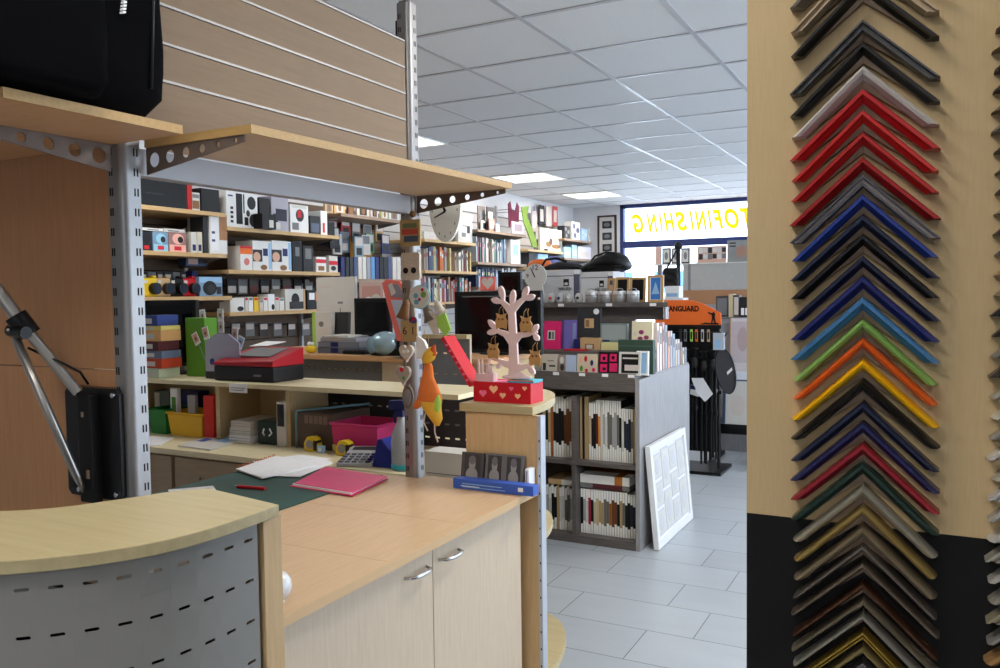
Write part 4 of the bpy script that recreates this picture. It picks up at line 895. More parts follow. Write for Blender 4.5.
pbox('note_sign', 'white note taped under the hutch top', 'note', (onY(238, 385, YHF-.022).x, YHF-.0225, onY(238, 392, YHF).z), .11, .0015, ZHt-.021-onY(238, 392, YHF).z+.019, PAPER, [('r', .1, .25, .8, .32, GREY), ('r', .1, .5, .9, .57, GREY)])
# things on the hutch top
sc = thing('cash_printer', 'red and black desktop printer with open tray on top of the hutch', 'printer', (onY(243, 378, 2.74).x, 2.74, ZHt+.0005), .0)
w2_ = (onY(273, 370, 2.74).x-onY(213, 370, 2.74).x)
bx('lower_case', col(26, 24, 26, .35), sc, -w2_/2, w2_/2, 0, .2, 0, .07, .008)
b = M1(col(170, 22, 36, .35)); lz = lambda y: .098+.05*y/.2
b.add([(-w2_/2, -.004, .07), (w2_/2, -.004, .07), (w2_/2, .2, .07), (-w2_/2, .2, .07), (-w2_/2, -.004, .085), (w2_/2, -.004, .098), (w2_/2, .2, .148), (-w2_/2+.07, .2, .148)], [(0, 3, 2, 1), (4, 5, 6, 7), (0, 1, 5, 4), (1, 2, 6, 5), (2, 3, 7, 6), (3, 0, 4, 7)]); b.build('red_lid', None, sc, .004)
b = M1(GREY); b.prism([(.05, lz(.05)), (.17, lz(.17)), (.17, lz(.17)+.003), (.05, lz(.05)+.003)], -w2_/2+.10, w2_/2-.07, None, 'x'); b.build('grey_panel', GREY, sc)
M1(STEEL).box(w2_*.18, w2_*.3, -.003, .0, .026, .034).build('maker_plate', STEEL, sc)
M1(PAPER).add([(-w2_/2+.05, .18, .146), (-w2_/2+.16, .18, .150), (-w2_/2+.2, .27, .165), (-w2_/2+.07, .27, .165), (-w2_/2+.05, .18, .148), (-w2_/2+.16, .18, .152), (-w2_/2+.2, .27, .167), (-w2_/2+.07, .27, .167)], [(0, 3, 2, 1), (4, 5, 6, 7), (0, 1, 5, 4), (1, 2, 6, 5), (2, 3, 7, 6), (3, 0, 4, 7)]).build('paper_tray', PAPER, sc)
def monitor(name, lab, px0, px1, py0, py1, Y, m=BLACKP, base_z=None, yaw=0., stand=True):
    a, c = onY(px0, (py0+py1)/2, Y), onY(px1, (py0+py1)/2, Y); zt_, zb_ = onY((px0+px1)/2, py0, Y).z, onY((px0+px1)/2, py1, Y).z; w_ = (c.x-a.x)/max(.3, math.cos(yaw))
    t = thing(name, lab, 'monitor', ((a.x+c.x)/2, Y, base_z), yaw); z0 = max(zb_-base_z, .004)
    bx('screen_housing', m, t, -w_/2, w_/2, 0, .035, z0, zt_-base_z, .004); bx('screen', col(8, 8, 10, .12), t, -w_/2+.02, w_/2-.02, -.001, .001, z0+.02, zt_-base_z-.02)
    if stand: bx('neck', m, t, -.03, .03, .012, .03, .01, z0+.02); M1(m).lathe([(.11, 0), (.11, .008), (.03, .014)], (0, .03, 0), None, 24, 1, .8).build('foot', m, t)
    return t
monitor('desk_monitor', 'black monitor back standing on the hutch beside the green box', 153, 190, 300, 366, 2.9, BLACK, ZHt+.0005, .3)
facebox('carton_box', 'tall lime green box beside the black monitor on the hutch', 185, 204, 318, ZHt+.0005, 2.84, .08, col(98, 156, 48, .5))
# card display with photo cards
cd = thing('card_display', 'pale cardboard display with three round camera pictures on the hutch', 'display stand', (onY(223, 375, 2.79).x, 2.79, ZHt+.0005))
wv = onY(239, 350, 2.79).x-onY(205, 350, 2.79).x; hv = onY(222, 334, 2.79).z-ZHt
M1(col(176, 176, 196)).prism([(-wv/2, 0), (wv/2, 0), (wv/2, hv*.8), (wv*.2, hv), (-wv*.2, hv), (-wv/2, hv*.8)], 0, .006, None, 'y').build('panel', None, cd)
for k, m in enumerate((col(40, 70, 140), BLACK, ORANGE)): M1(m).prism([(-wv*.3+wv*.28*k+.016*math.cos(2*PI*j/16), hv*.38+.016*math.sin(2*PI*j/16)) for j in range(16)], -.002, 0, None, 'y').build('round_picture', m, cd)
M1(CHAR).box(-wv/2, wv/2, -.003, .0, 0, hv*.16).build('base_strip', CHAR, cd)
for i, (px, py, r_, m) in enumerate(((198, 338, .5, SKIN), (206, 333, .25, SKIN), (233, 334, -.1, col(180, 160, 160)), (236, 342, -.45, SKYB), (193, 316, .1, OFFW), (217, 315, 0, col(200, 206, 190)), (217, 327, 0, OFFW))):
    c = onY(px, py, 2.80)
    t = thing('photo_card', ['snapshot card tilted at the far left of the display', 'snapshot card tilted second on the display', 'upright snapshot card right of the display', 'blue snapshot card tilted at the display edge', 'white card on top of the lime green box', 'postcard with yellow spot above the display', 'white postcard below the spotted postcard'][i], 'card', (c.x, 2.80+.004*i if i != 4 else 2.86, c.z-.03)); t.rotation_euler = (0, -r_, 0)
    M1(PAPER).box(-.019, .019, 0, .002, 0, .06).build('card', PAPER, t); M1(m).box(-.015, .015, -.0012, 0, .012, .054).build('picture', m, t)
    M1(BROWN).ball((0, -.001, .03), .008, None, 10, 1, .12, 1.2).build('figure', BROWN, t)
    M1(STEEL).tube((0, .003, -(c.z-.03-ZHt)*.0), (0, .003, -(c.z-.032-ZHt)), .0015).build('support_wire', STEEL, t)
t = thing('duck_sponge', 'small yellow rubber sponge on the grey counter beside the magazine stack', 'sponge', onY(311, 357, 3.46)); t.location.z = 1.1125
M1(YELLOW).ball((0, 0, .022), .032, None, 14, 1.1, .8, .68).build('body', YELLOW, t); M1(PAPER).ball((-.01, 0, .05), .012).ball((.012, 0, .05), .011).build('top_knob', PAPER, t)
# ================================================================ left wall: slatted back, standards, shelves
XS = -4.12
struct('trim_3', M1(BACKWOOD).box(XL, XL+.02, 2.2, 6.25, .0, 2.17), BACKWOOD)
LWALL = col(186, 182, 180, .6)
LB = M1(LWALL); z = .02
while z < 2.3: LB.box(XL, XL+.018, 6.26, 10.8, z, z+.092); z += .1
LB.box(XL, XL+.006, 6.26, 10.8, 0, 2.33, col(110, 108, 108)); struct('trim_4', LB, LWALL)
b = MB(); z = .1
while z < 2.15: b.box(XL+.02, XL+.021, 2.2, 6.25, z, z+.006, HOLE); z += .1
struct('trim_5', b, HOLE)
def yat(px, py): return onX(px, py, XS).y
def zat(px, py): return onX(px, py, XS).z
for i, px in enumerate((226, 338, 404, 476.5, 527, 563.5)):
    y = yat(px, 240); struct('trim_%d' % (6+i), M1(GREYMET).box(XL+.02, XL+.05, y-.012, y+.012, 0, zat(px, 206)+.02), GREYMET)
SHB = wood('shelf_wood', (206, 172, 120), (186, 150, 100), .5, 1)
SHM = wood('shelf_wood_dark', (150, 126, 104), (128, 104, 84), .5, 1)
SHELF = 'wooden shelves on the left wall'
def wshelf(lab, y0, y1, z, m=SHB, X=XS, grp=SHELF):
    t = thing('wall_shelf', lab, 'shelf', (XL+.02, y0, z), 0, grp); d = X-XL-.02+.005
    bx('board', m, t, 0, d, .004, y1-y0-.004, -.026, 0, .001)
    for y in (.03, y1-y0-.03): M1(STEEL).prism([(0, -.027), (d*.9, -.027), (d*.9, -.034), (0, -.09)], y-.002, y+.002, None, 'y').build('bracket', STEEL, t)
    return z
A0, A1, B0, B1 = 2.75, yat(225.5, 213), yat(226.5, 229), yat(339, 235)
zA = [wshelf('topmost shelf of the camera bay nearest the tall slotted post', A0, A1, 1.972), wshelf('shelf carrying the row of instant camera boxes', A0, A1, 1.705), wshelf('shelf carrying the yellow and red cameras', A0, yat(232, 297), 1.43)]
zB = [wshelf('shelf carrying the white speaker box', B0, B1, 1.888), wshelf('shelf carrying the white twin-picture cartons', B0, B1, 1.604), wshelf('shelf with the row of small white and yellow packets', B0, yat(343, 309), 1.322)]
C0, C1 = B1+.02, yat(402, 220)
zC = [wshelf('dark wooden shelf above the hanging accessory packets', C0, C1, zat(365, 216), SHM), wshelf('lower shelf with upright cases below the hanging packets', C0, C1, zat(365, 279), SHM)]
D0, D1 = yat(424, 242), yat(476, 243)
zD = [wshelf('upper book shelf just beyond the tall post, with framed cards on top', D0, D1, zat(450, 241)), wshelf('middle book shelf just beyond the tall post', D0, D1, zat(450, 271)), wshelf('lower book shelf just beyond the tall post', D0, D1, zat(450, 302))]
E0, E1 = yat(477, 232), yat(526, 234)
zE = [wshelf('topmost shelf of the album bay, with cards and a maroon bib', E0, E1, zat(500, 232), SHM), wshelf('album shelf below the maroon bib', E0, E1, zat(500, 263), SHM), wshelf('lowest album shelf, behind the white jewellery tree', E0, E1, zat(500, 287), SHM)]
F0, F1 = yat(527.5, 250), yat(563, 251)
zF = [wshelf('shelf carrying the cream canvas near the shop window', F0, F1, zat(545, 250.5)), wshelf('shelf behind the grey cartons near the back wall', F0, F1, zat(545, 268))]
G0, G1 = yat(564, 239), min(10.8, yat(592, 241))
zG = [wshelf('last shelf before the back wall, carrying patterned boxes', G0, G1, zat(578, 240), SHM), wshelf('lower shelf beside the back wall with pale boxes', G0, G1, zat(578, 258.5), SHM)]

# ---- bay A
def ctn(name, lab, px0, px1, py, base, d, m, deco=None, side=None, group=None, X=-4.14): return wallbox(name, lab, px0, px1, py, base+.0005, d, m, deco, group=group, X=X, side=side)
ctn('camera_bag', 'wide black camera bag on the topmost camera shelf', 140, 186, 177, zA[0], .3, BLACK, [('r', .1, .4, .5, .44, CHAR)])
ctn('camera_bag', 'black bag with red strap on the topmost camera shelf', 187, 192, 184, zA[0], .25, col(170, 34, 30, .6))
ctn('product_box', 'small white carton with a brown picture on the topmost camera shelf', 191.5, 199.5, 192.5, zA[0], .12, OFFW, [('r', .1, .1, .9, .55, BROWN), ('r', .1, .7, .9, .9, GREY)])
ctn('camera_bag', 'rounded black lens bag at the end of the topmost camera shelf', 201, 219, 189, zA[0], .22, BLACK)
def cambox(px0, px1, m, m2, lab): ctn('camera_box', lab, px0, px1, 232, zA[1], .14, m, [('r', .04, 0, .96, .36, m2), ('e', .2, .38, .85, .92, m2), ('e', .5, .45, .82, .78, BLACK), ('r', .3, .08, .7, .28, RED)], group='instant camera boxes in a row')
cambox(140, 152, col(30, 34, 46), BLACK, 'black instant camera box first in the row'); cambox(152.5, 168, col(120, 150, 176), col(150, 200, 224), 'pale blue instant camera box in the row'); cambox(168.5, 186, col(150, 110, 104), col(236, 176, 160), 'pink instant camera box in the row')
z1 = onX(162, 232, -4.14).z
wallbox('product_box', 'flat white carton lying across the instant camera boxes', 'box', 140, 163, 228, z1+.002, .12, WHITE, [('r', .3, .3, .8, .6, GREY)], X=-4.14); wallbox('product_box', 'second flat white carton lying over the pink camera box', 'box', 163.5, 185, 229, z1+.002, .12, OFFW, [('r', .2, .3, .7, .6, GREY)], X=-4.14)
for px0, px1, py, m, lab in ((191, 196.5, 232, OFFW, 'narrow white carton beside the pink camera box'), (197, 202, 232, col(206, 200, 178), 'narrow cream carton beside the narrow white one'), (203, 207, 217, CHAR, 'tall charcoal case standing on the instant camera shelf')): ctn('product_box', lab, px0, px1, py, zA[1], .12, m, [('r', .2, .1, .8, .4, NAVY)] if px0 < 200 else None)
ctn('product_box', 'tall white carton with a brown side at the end of the instant camera shelf', 209, 226.5, 214, zA[1], .2, WHITE, [('r', .08, .08, .5, .92, PAPER), ('r', .12, .3, .3, .36, BLUE), ('r', .12, .5, .3, .56, BLUE), ('r', .55, .35, 1, .99, col(166, 122, 86))], col(166, 122, 86))
def camera(lab, px, m, strap=None):
    c = onX(px, 290, -4.16); t = thing('instant_camera', lab, 'camera', (-4.16, c.y, zA[2]+.0005), PI/2, 'cameras standing in a row on the camera shelf')
    bx('body', m, t, -.058, .058, .01, .06, .0, .115, .012); bx('viewfinder', m, t, .02, .05, .012, .05, .115, .128, .004)
    M1(BLACKP).tube((.022, .012, .05), (.022, -.025, .05), .035, None, 20).build('lens', BLACKP, t); M1(col(40, 50, 70, .1)).tube((.022, -.025, .05), (.022, -.0265, .05), .022, None, 18).build('lens_glass', None, t)
    M1(OFFW).box(-.045, -.02, .007, .01, .082, .1).build('flash', OFFW, t)
camera('yellow instant camera in the row on the camera shelf', 151.5, YELLOW); camera('beige instant camera in the row on the camera shelf', 165, TAN); camera('black instant camera in the row on the camera shelf', 178.5, BLACK); camera('red instant camera in the row on the camera shelf', 191, RED)
ctn('camera_box', 'blue picture carton with a black camera, end of the camera row', 199, 222, 277, zA[2], .2, col(120, 150, 180), [('r', .0, .7, 1, 1, SKYB), ('e', .15, .05, .75, .8, BLACK), ('e', .35, .15, .68, .62, CHAR), ('r', .75, .1, .95, .5, CHAR)])
ctn('product_box', 'tall dark blue case behind the red camera', 192, 198, 271, zA[2], .06, NAVY, X=-4.3)
for i, (px0, px1) in enumerate(((140, 147), (148, 156), (157, 163), (164, 172), (173, 180), (181, 187))): ctn('product_box', ORD[i]+' dark grey printed packet in the row behind the instant cameras', px0, px1, 272, zA[2], .05, (CHAR, GREY, col(70, 66, 64))[i % 3], [('r', .15, .55, .85, .9, (OFFW, GREY, PALE)[i % 3])], group='dark packets behind the cameras', X=-4.36)
ctn('product_box', 'blue carton with a family picture hanging above the camera row', 186, 207, 258, zA[2]+.20, .08, col(60, 76, 110), [('r', .1, .2, .55, .95, col(190, 160, 150)), ('r', .6, .3, .95, .8, CHAR)], X=-4.3)
# stack of cartons below, beside the tall post
zst = ZHt
STK = [(370, 362, col(200, 214, 190), 'pale green'), (360, 352, col(196, 70, 40), 'orange red'), (351, 345, col(110, 124, 150), 'grey blue'), (344, 336, col(90, 40, 44), 'maroon'), (335, 326, col(222, 170, 110), 'peach'), (325, 322, col(226, 210, 120), 'pale yellow'), (320, 311, col(50, 70, 140), 'blue')]
for i, (pb, pt, m, nm) in enumerate(STK):
    h = onY(150, pt, 2.71).z-onY(150, pb, 2.71).z+.008; w_ = .10+.012*((i*7) % 3)
    pbox('flat_box', nm+' flat carton in the stack on the hutch behind the slotted post', 'box', (onY(151, 340, 2.71).x+.006*((i*5) % 3), 2.71, zst+.0006), w_, .12, h-.001, m, [('r', .1, .2, .6, .7, OFFW)], .05*((i % 3)-1), 'flat cartons stacked behind the slotted post'); zst += h
# ---- bay B
ctn('speaker_box', 'white carton printed with round black speaker pictures', 226, 257, 191, zB[0], .2, WHITE, [('r', .30, .1, .5, .92, BLACK), ('r', .53, .4, .57, .92, CHAR), ('e', .66, .52, .94, .88, BLACK), ('e', .62, .32, .74, .5, CHAR), ('r', .56, .08, .68, .3, BLACK), ('e', .72, .05, .96, .4, CHAR), ('r', .05, .82, .2, .86, BLUE)]+[('r', .12, .12+.12*k, .2, .19+.12*k, CHAR) for k in range(4)])
ctn('camera_lens', 'black lens case beside the speaker carton', 259, 269, 198, zB[0], .15, BLACK)
ctn('product_box', 'grey picture carton with a dark phone print on the upper shelf', 271, 288, 197, zB[0], .12, col(170, 166, 178), [('r', .1, .1, .35, .5, BLACK), ('r', .25, .3, .9, .65, col(40, 44, 60)), ('r', .1, .05, .5, .25, OFFW)])
ctn('product_box', 'small black case before the grey phone carton', 262, 276, 214, zB[0], .08, BLACK, [('r', .5, .1, .8, .6, OFFW)], X=-4.06)
ctn('product_box', 'white carton with a red camera print on the upper shelf', 290, 308, 205, zB[0], .14, WHITE, [('e', .3, .4, .75, .85, CHAR), ('r', .4, .55, .6, .8, RED), ('r', .1, .1, .45, .35, GREY), ('r', .1, .88, .9, .99, OFFW)])
ctn('product_box', 'grey carton with a dark front on the upper shelf', 310, 320, 216, zB[0], .12, CHAR, [('r', .1, .1, .9, .6, col(90, 100, 120))]); ctn('product_box', 'white tapered carton beside the grey dark-fronted one', 320.5, 327, 211, zB[0], .12, WHITE, [('r', .3, .1, .6, .5, RED)]); ctn('camera_lens', 'black lens at the end of the upper shelf', 328, 334.5, 222, zB[0], .08, BLACK)
ctn('ink_box', 'white and orange ink carton first on the picture carton shelf', 240, 252, 246, zB[1], .12, WHITE, [('r', 0, .66, 1, .9, ORANGE), ('r', 0, .9, 1, 1, RED), ('e', .3, .2, .75, .5, col(210, 120, 110))])
for px0, px1, nm in ((252.5, 271, 'first'), (271.5, 291, 'second')): ctn('picture_box', nm+' white carton with portrait pictures on the middle shelf', px0, px1, 241, zB[1], .16, WHITE, [('r', .0, .3, .5, .7, CHAR), ('e', .02, .3, .4, .62, SKIN), ('r', .85, .05, .98, .95, SKYB), ('e', .4, .02, .75, .2, BROWN), ('r', .55, .5, .8, .75, NAVY)])
ctn('product_box', 'tall black carton right of the portrait cartons', 292, 302, 241, zB[1], .16, BLACK, [('r', .3, .5, .7, .8, GREY)]); ctn('product_box', 'narrow grey black carton on the middle shelf', 303, 313, 246, zB[1], .14, CHAR, [('r', .2, .5, .8, .9, GREY)])
ctn('product_box', 'red topped white carton near the end of the middle shelf', 316, 326, 257, zB[1], .12, WHITE, [('r', 0, .6, 1, .85, RED), ('r', .2, .1, .8, .4, BROWN)]); ctn('product_box', 'white carton with a red band ending the middle shelf', 329, 337.5, 256, zB[1], .12, OFFW, [('r', 0, .45, 1, .7, RED), ('e', .2, .1, .8, .4, CHAR)])
row = [(230, 244, 298, WHITE), (245, 248, 297, OFFW), (248.5, 253, 297, PAPER), (254, 258.5, 297, YELLOW), (259.5, 263, 300, PALE), (263.5, 267.5, 297, WHITE), (268, 274.5, 294, PAPER), (275, 279, 297, OFFW), (279.5, 284, 298, WHITE)]
for i, (a, b_, py, m) in enumerate(row): ctn('packet', ORD[i]+' packet from the left in the row of white and yellow packets', a, b_, py, zB[2], .1, m, [('e', .5, .05, .95, .4, BLACK)] if i in (0, 6) else [('r', .1, .78, .9, .95, RED if i % 2 else GREY)], group='white and yellow packets in a row')
ctn('picture_box', 'white carton with a dark figure picture on the packet shelf', 285, 305, 289, zB[2], .14, OFFW, [('e', .3, .2, .7, .8, BLACK), ('r', .2, .05, .9, .4, CHAR), ('r', .9, 0, 1, 1, TAN)]); ctn('product_box', 'black carton with an orange and white label on the packet shelf', 307, 326, 290, zB[2], .14, BLACK, [('r', .1, .5, .38, .85, PAPER), ('r', .42, .45, .85, .9, ORANGE)]); ctn('camera_lens', 'black lens ending the packet shelf', 327, 333, 303, zB[2], .08, BLACK)
for i in range(9): 
    px = 232+11*i; c = onX(px, 286, -4.40); t = pbox('blister_pack', ORD[i]+' grey blister pack from the left on the hooks above the packet shelf', 'packet', (-4.40, c.y, c.z-.06), .09, .012, .11, (CHAR, GREY, col(84, 76, 74))[i % 3], [('r', .1, .1, .9, .55, (PALE, OFFW, col(120, 60, 60))[i % 3])], PI/2, 'blister packs on wall hooks')
    M1(STEEL).tube((0, .02, .10), (0, .15, .112), .003).build('hook', STEEL, t)
for i in range(6):
    px = 236+14*i; c = onX(px, 328, -4.42); t = pbox('blister_pack', ORD[i]+' dim grey pack on the hooks below the packet shelf', 'packet', (-4.42, c.y, c.z-.06), .09, .012, .10, (col(70, 64, 62), GREY)[i % 2], [('r', .1, .5, .9, .9, PALE)], PI/2, 'dim packs on the lower wall hooks')
    M1(STEEL).tube((0, .02, .09), (0, .13, .10), .003).build('hook', STEEL, t)
# ---- bay C
for i, (a, b_, py, m, dc, lab) in enumerate(((325, 333, 201, TAN, GREY, 'tan picture frame with a grey photo'), (334, 345, 200, TAN, OFFW, 'tan picture frame with a white photo'), (348, 354, 202, col(96, 60, 44), BROWN, 'narrow brown frame'), (357, 369, 204, PALE, CHAR, 'pale card with dark couple picture'), (371, 378, 206, PALE, CHAR, 'pale narrow card with dark picture'), (381, 388, 208, col(180, 176, 120), OFFW, 'olive card'), (389, 399, 209, OFFW, GREY, 'white card with grey picture'))):
    ctn('framed_photo', lab+' on the dark wooden shelf', a, b_, py, zC[0], .02, m, [('r', .2, .15, .8, .85, dc), ('e', .35, .2, .65, .7, BROWN)], X=-4.2)
pk = [(334, 236, col(60, 80, 110)), (343, 232, col(150, 60, 66)), (351, 240, CHAR), (353, 228, col(190, 60, 60)), (362, 234, GREY), (372, 236, col(170, 170, 165)), (373, 245, col(90, 150, 100)), (381, 234, col(190, 150, 100)), (345, 244, col(110, 130, 150)), (336, 246, PALE), (383, 246, NAVY), (362, 247, OFFW), (329, 240, BLACK), (352, 249, col(140, 160, 170))]
for i, (px, py, m) in enumerate(pk):
    c = onX(px, py, -4.34); t = pbox('hanging_packet', ORD[i]+' accessory packet hanging below the dark wooden shelf', 'packet', (-4.46+.015*i, c.y, c.z-.07), .12, .012, .17, m, [('r', .1, .55, .9, .95, (OFFW, PALE, GREY)[i % 3]), ('r', .2, .1, .8, .45, (CHAR, BLACK, PALE)[i % 3])], PI/2, 'accessory packets on hooks')
    M1(STEEL).tube((0, .012, .165), (0, .17, .175), .003).build('hook', STEEL, t)
for i in range(14):
    m = (NAVY, OFFW, CHAR, col(90, 140, 190), PALE, BLACK, col(150, 150, 160), col(70, 84, 120))[i*5 % 8]; px = 341+4.3*i
    ctn('disc_case', ORD[i]+' slim case from the left below the hanging packets', px, px+3.6, 257+1.5*((i*3) % 3), zC[1], .14, m, None, None, 'slim upright cases in a row')
t = pbox('poster', 'orange poster on the wall beside the tall post', 'poster', (-4.5, yat(397, 262), zat(397, 275)), .32, .006, .42, col(206, 140, 40), [('e', .2, .5, .8, .9, col(224, 170, 70))], PI/2)
facebox('poster_board', 'tall white board printed with small grey marks, leaning behind the counter', 'board', 316, 355, 277, 1.1125, 3.92, .02, OFFW, [('r', .55, .62, .68, .65, GREY), ('r', .6, .48, .62, .56, GREY), ('r', .55, .38, .68, .41, GREY), ('r', .08, .85, .4, .88, PALE)])
# ---- books
BOOKC = [(70, 84, 120), (206, 200, 190), (150, 60, 60), (196, 180, 120), (90, 110, 130), (214, 210, 204), (60, 60, 66), (130, 150, 170), (170, 130, 100), (110, 60, 70), (222, 216, 200), (84, 120, 110), (180, 190, 200), (200, 110, 60), (150, 140, 130), (40, 50, 84), (196, 150, 160)]
BN = ['blue', 'cream', 'red', 'straw', 'slate', 'white', 'dark', 'pale blue', 'tan', 'maroon', 'ivory', 'green', 'silver', 'orange', 'taupe', 'navy', 'pink']
def books(y0, y1, z, hmax, n, where, pal, grp, d=.24, pl=0):
    w_ = (y1-y0)/n; y = y0
    for i in range(n):
        k = random.choice(pal); th = w_*random.uniform(.75, .97); h = hmax*random.uniform(.80, 1.)
        b = MB(); cm = col(*BOOKC[k], .5); x1 = -4.15+random.uniform(-.02, .01); x0 = x1-d
        b.box(x0, x1, y, y+.003, z+.0006, z+h, cm).box(x0, x1, y+th-.003, y+th, z+.0006, z+h, cm).box(x1-.003, x1, y, y+th, z+.0006, z+h, cm).box(x0+.004, x1-.003, y+.003, y+th-.003, z+.004, z+h-.004, PAPER)
        b.box(x1, x1+.0008, y+th*.2, y+th*.8, z+h*.62, z+h*.8, col(*BOOKC[(k+5) % 17], .5))
        o = b.build('book', None, None); tag(o, f'{BN[k]} spined book, {ORD[i]} from the left {where}', 'book', grp); y += w_
ALL = list(range(17)); DARKB = [0, 6, 15, 4, 7, 12, 5]; LIGHT = [1, 5, 10, 12, 7, 3, 14]
hz = lambda pa, pb, px: onX(px, pa, -4.15).z-onX(px, pb, -4.15).z
books(D0+.05, D0+.56, zD[1], hz(247, 271, 445), 12, 'on the middle book shelf beyond the post', [0, 4, 7, 13, 12, 3, 14], 'books on the middle book shelf'); books(D0+.62, D1-.04, zD[1], hz(249, 271, 465), 9, 'of the right block on the middle book shelf', [9, 1, 8, 10, 12, 3, 2], 'books in the right block of the middle book shelf')
books(D0+.04, D1-.04, zD[2], hz(277, 302, 455), 20, 'on the lower book shelf beyond the post', ALL, 'books on the lower book shelf', pl=3)
books(E0+.06, E1-.40, zE[1], hz(238, 263, 495), 20, 'on the album shelf below the maroon bib', [1, 16, 11, 7, 12, 5, 9], 'books on the album shelf'); books(E0+.05, E1-.1, zE[2], hz(267, 287, 500), 20, 'on the lowest album shelf', DARKB, 'books on the lowest album shelf', pl=2)
ctn('photo_album', 'white picture album ending the album shelf', 511, 520, 240, zE[1], .2, WHITE, [('r', .2, .3, .8, .8, SKYB), ('e', .3, .1, .7, .4, PALE)])
books(D0+.04, D0+.7, .62+.0, .28, 12, 'on the dim bottom shelf', ALL, 'books on the dim bottom shelf', pl=5); wshelf('dim bottom shelf below the lower book shelf', D0, D1, .62)
for i, (a, b_, py, m, dc, lab) in enumerate(((424, 436, 232, OFFW, PALE, 'white card stack behind the teardrop clock'), (456, 472, 214, col(190, 188, 184), CHAR, 'tall grey canvas with a dark motif'), (458, 467, 226, OFFW, GREY, 'white printed card before the grey canvas'))): ctn('picture_card', lab+' on the upper book shelf', a, b_, py, zD[0], .02, m, [('r', .4, .35, .85, .6, dc), ('r', .2, .1, .8, .3, PALE)], X=-4.2+.03*i)
ec = [(478, 485, 206, col(110, 100, 96), GREY, 'dark grey bag'), (481, 490, 221, OFFW, CHAR, 'white picture card'), (487, 494, 207, col(60, 56, 58), OFFW, 'charcoal framed card'), (489, 495, 219, col(150, 120, 106), PALE, 'brown picture card'), (496, 499.5, 224, SKYB, PAPER, 'narrow pale blue card'), (512, 524, 222, col(196, 176, 180), col(150, 130, 140), 'pinkish card with a pattern')]
for i, (a, b_, py, m, dc, lab) in enumerate(ec): ctn('picture_card', lab+' on the topmost album bay shelf', a, b_, py, zE[0], .012, m, [('r', .2, .25, .8, .8, dc)], X=-4.26+.03*i)
MAR = col(120, 30, 64, .8)
c = onX(514, 217, -4.3); t = thing('baby_bib', 'maroon bib hanging above the pinkish patterned card', 'bib', c, PI/2); M1(MAR).prism([(-.13, .14), (-.08, .17), (-.05, .08), (.05, .08), (.09, .17), (.14, .13), (.12, -.12), (-.12, -.12)], 0, .012, None, 'y').build('cloth', MAR, t); M1(col(150, 60, 90, .8)).path([(-.12, -.002, -.11), (0, -.003, -.115), (.12, -.002, -.11)], .004).build('hem', None, t); M1(STEEL).tube((0, .01, .09), (0, .22, .09), .004).build('hook', STEEL, t)
GRN = col(136, 166, 66, .8)
for nm, pts, lab in (('cloth_strip', [(522, 207), (529, 206), (527, 216), (533, 230), (538, 247), (533, 247), (528, 232), (524, 222)], 'lime green cloth strip hanging between the album bays'),):
    t = thing(nm, lab, 'cloth', (-4.1, onX(528, 225, -4.1).y, 0), PI/2); q = [onX(px, py, -4.1) for px, py in pts]; y0 = onX(528, 225, -4.1).y
    M1(GRN).prism([(p.y-y0, p.z) for p in q], 0, .015, None, 'y').build('cloth', GRN, t); M1(STEEL).tube((0, .01, q[0].z-.03), (0, .42, q[0].z-.03), .004).build('hook', STEEL, t)
ctn('canvas', 'cream canvas with a small dark drawing on the shelf near the window', 540, 562, 229, zF[0], .03, col(210, 202, 180), [('e', .25, .2, .5, .45, BROWN), ('e', .4, .3, .55, .6, col(90, 60, 50)), ('e', .5, .15, .9, .35, BROWN), ('e', .15, .03, .35, .12, CHAR)], X=-4.2)
for i, (px, py, m, lab) in enumerate(((549, 217, col(206, 196, 190), 'pale patterned paper sheet hanging above the cream canvas'), (556, 217, col(206, 80, 80), 'red patterned paper sheet hanging above the cream canvas'), (536, 222, col(170, 160, 160), 'grey sheet hanging left of the cream canvas'), (544, 216, CHAR, 'dark sheet hanging above the cream canvas'))):
    c = onX(px, py, -4.45); pbox('hanging_sheet', lab, 'paper', (-4.45-.01*i, c.y, c.z-.12), .16, .006, .26, m, [('r', .2, .2, .8, .8, PALE)], PI/2)
for i, (a, b_, py, m, lab) in enumerate(((529, 536, 253, CHAR, 'dark cd case near the grey cartons'), (538, 548, 254, SKYB, 'pale blue packet behind the grey cartons'), (549, 560, 256, NAVY, 'navy packet behind the grey cartons'))): ctn('packet', lab, a, b_, py, zF[1], .1, m, [('r', .1, .1, .9, .4, OFFW)])
for i, (a, b_, py, m, dc, lab) in enumerate(((564.5, 570, 226, CHAR, GREY, 'dark photo box'), (572, 580, 222, OFFW, col(90, 90, 120), 'white dotted box'), (581.5, 587.5, 229, SKYB, PALE, 'pale blue box'), (588.6, 590, 229, OFFW, GREY, 'slim white bottle'))): ctn('gift_carton', lab+' on the last shelf before the back wall', a, b_, py, zG[0], .1, m, [('e', .1, .6, .4, .9, dc), ('e', .5, .4, .9, .7, dc), ('e', .2, .1, .5, .4, dc)], X=-4.16)
for i, (a, b_, py, m, dc, lab) in enumerate(((564, 571, 247, SKYB, PAPER, 'light blue box'), (572, 577, 245, col(160, 190, 200), PAPER, 'sea green box'), (578, 591, 247, col(214, 210, 220), PALE, 'wide lilac white box'))): ctn('gift_carton', lab+' on the lower shelf beside the back wall', a, b_, py, zG[1], .1, m, [('r', .2, .2, .8, .6, dc)], X=-4.16)
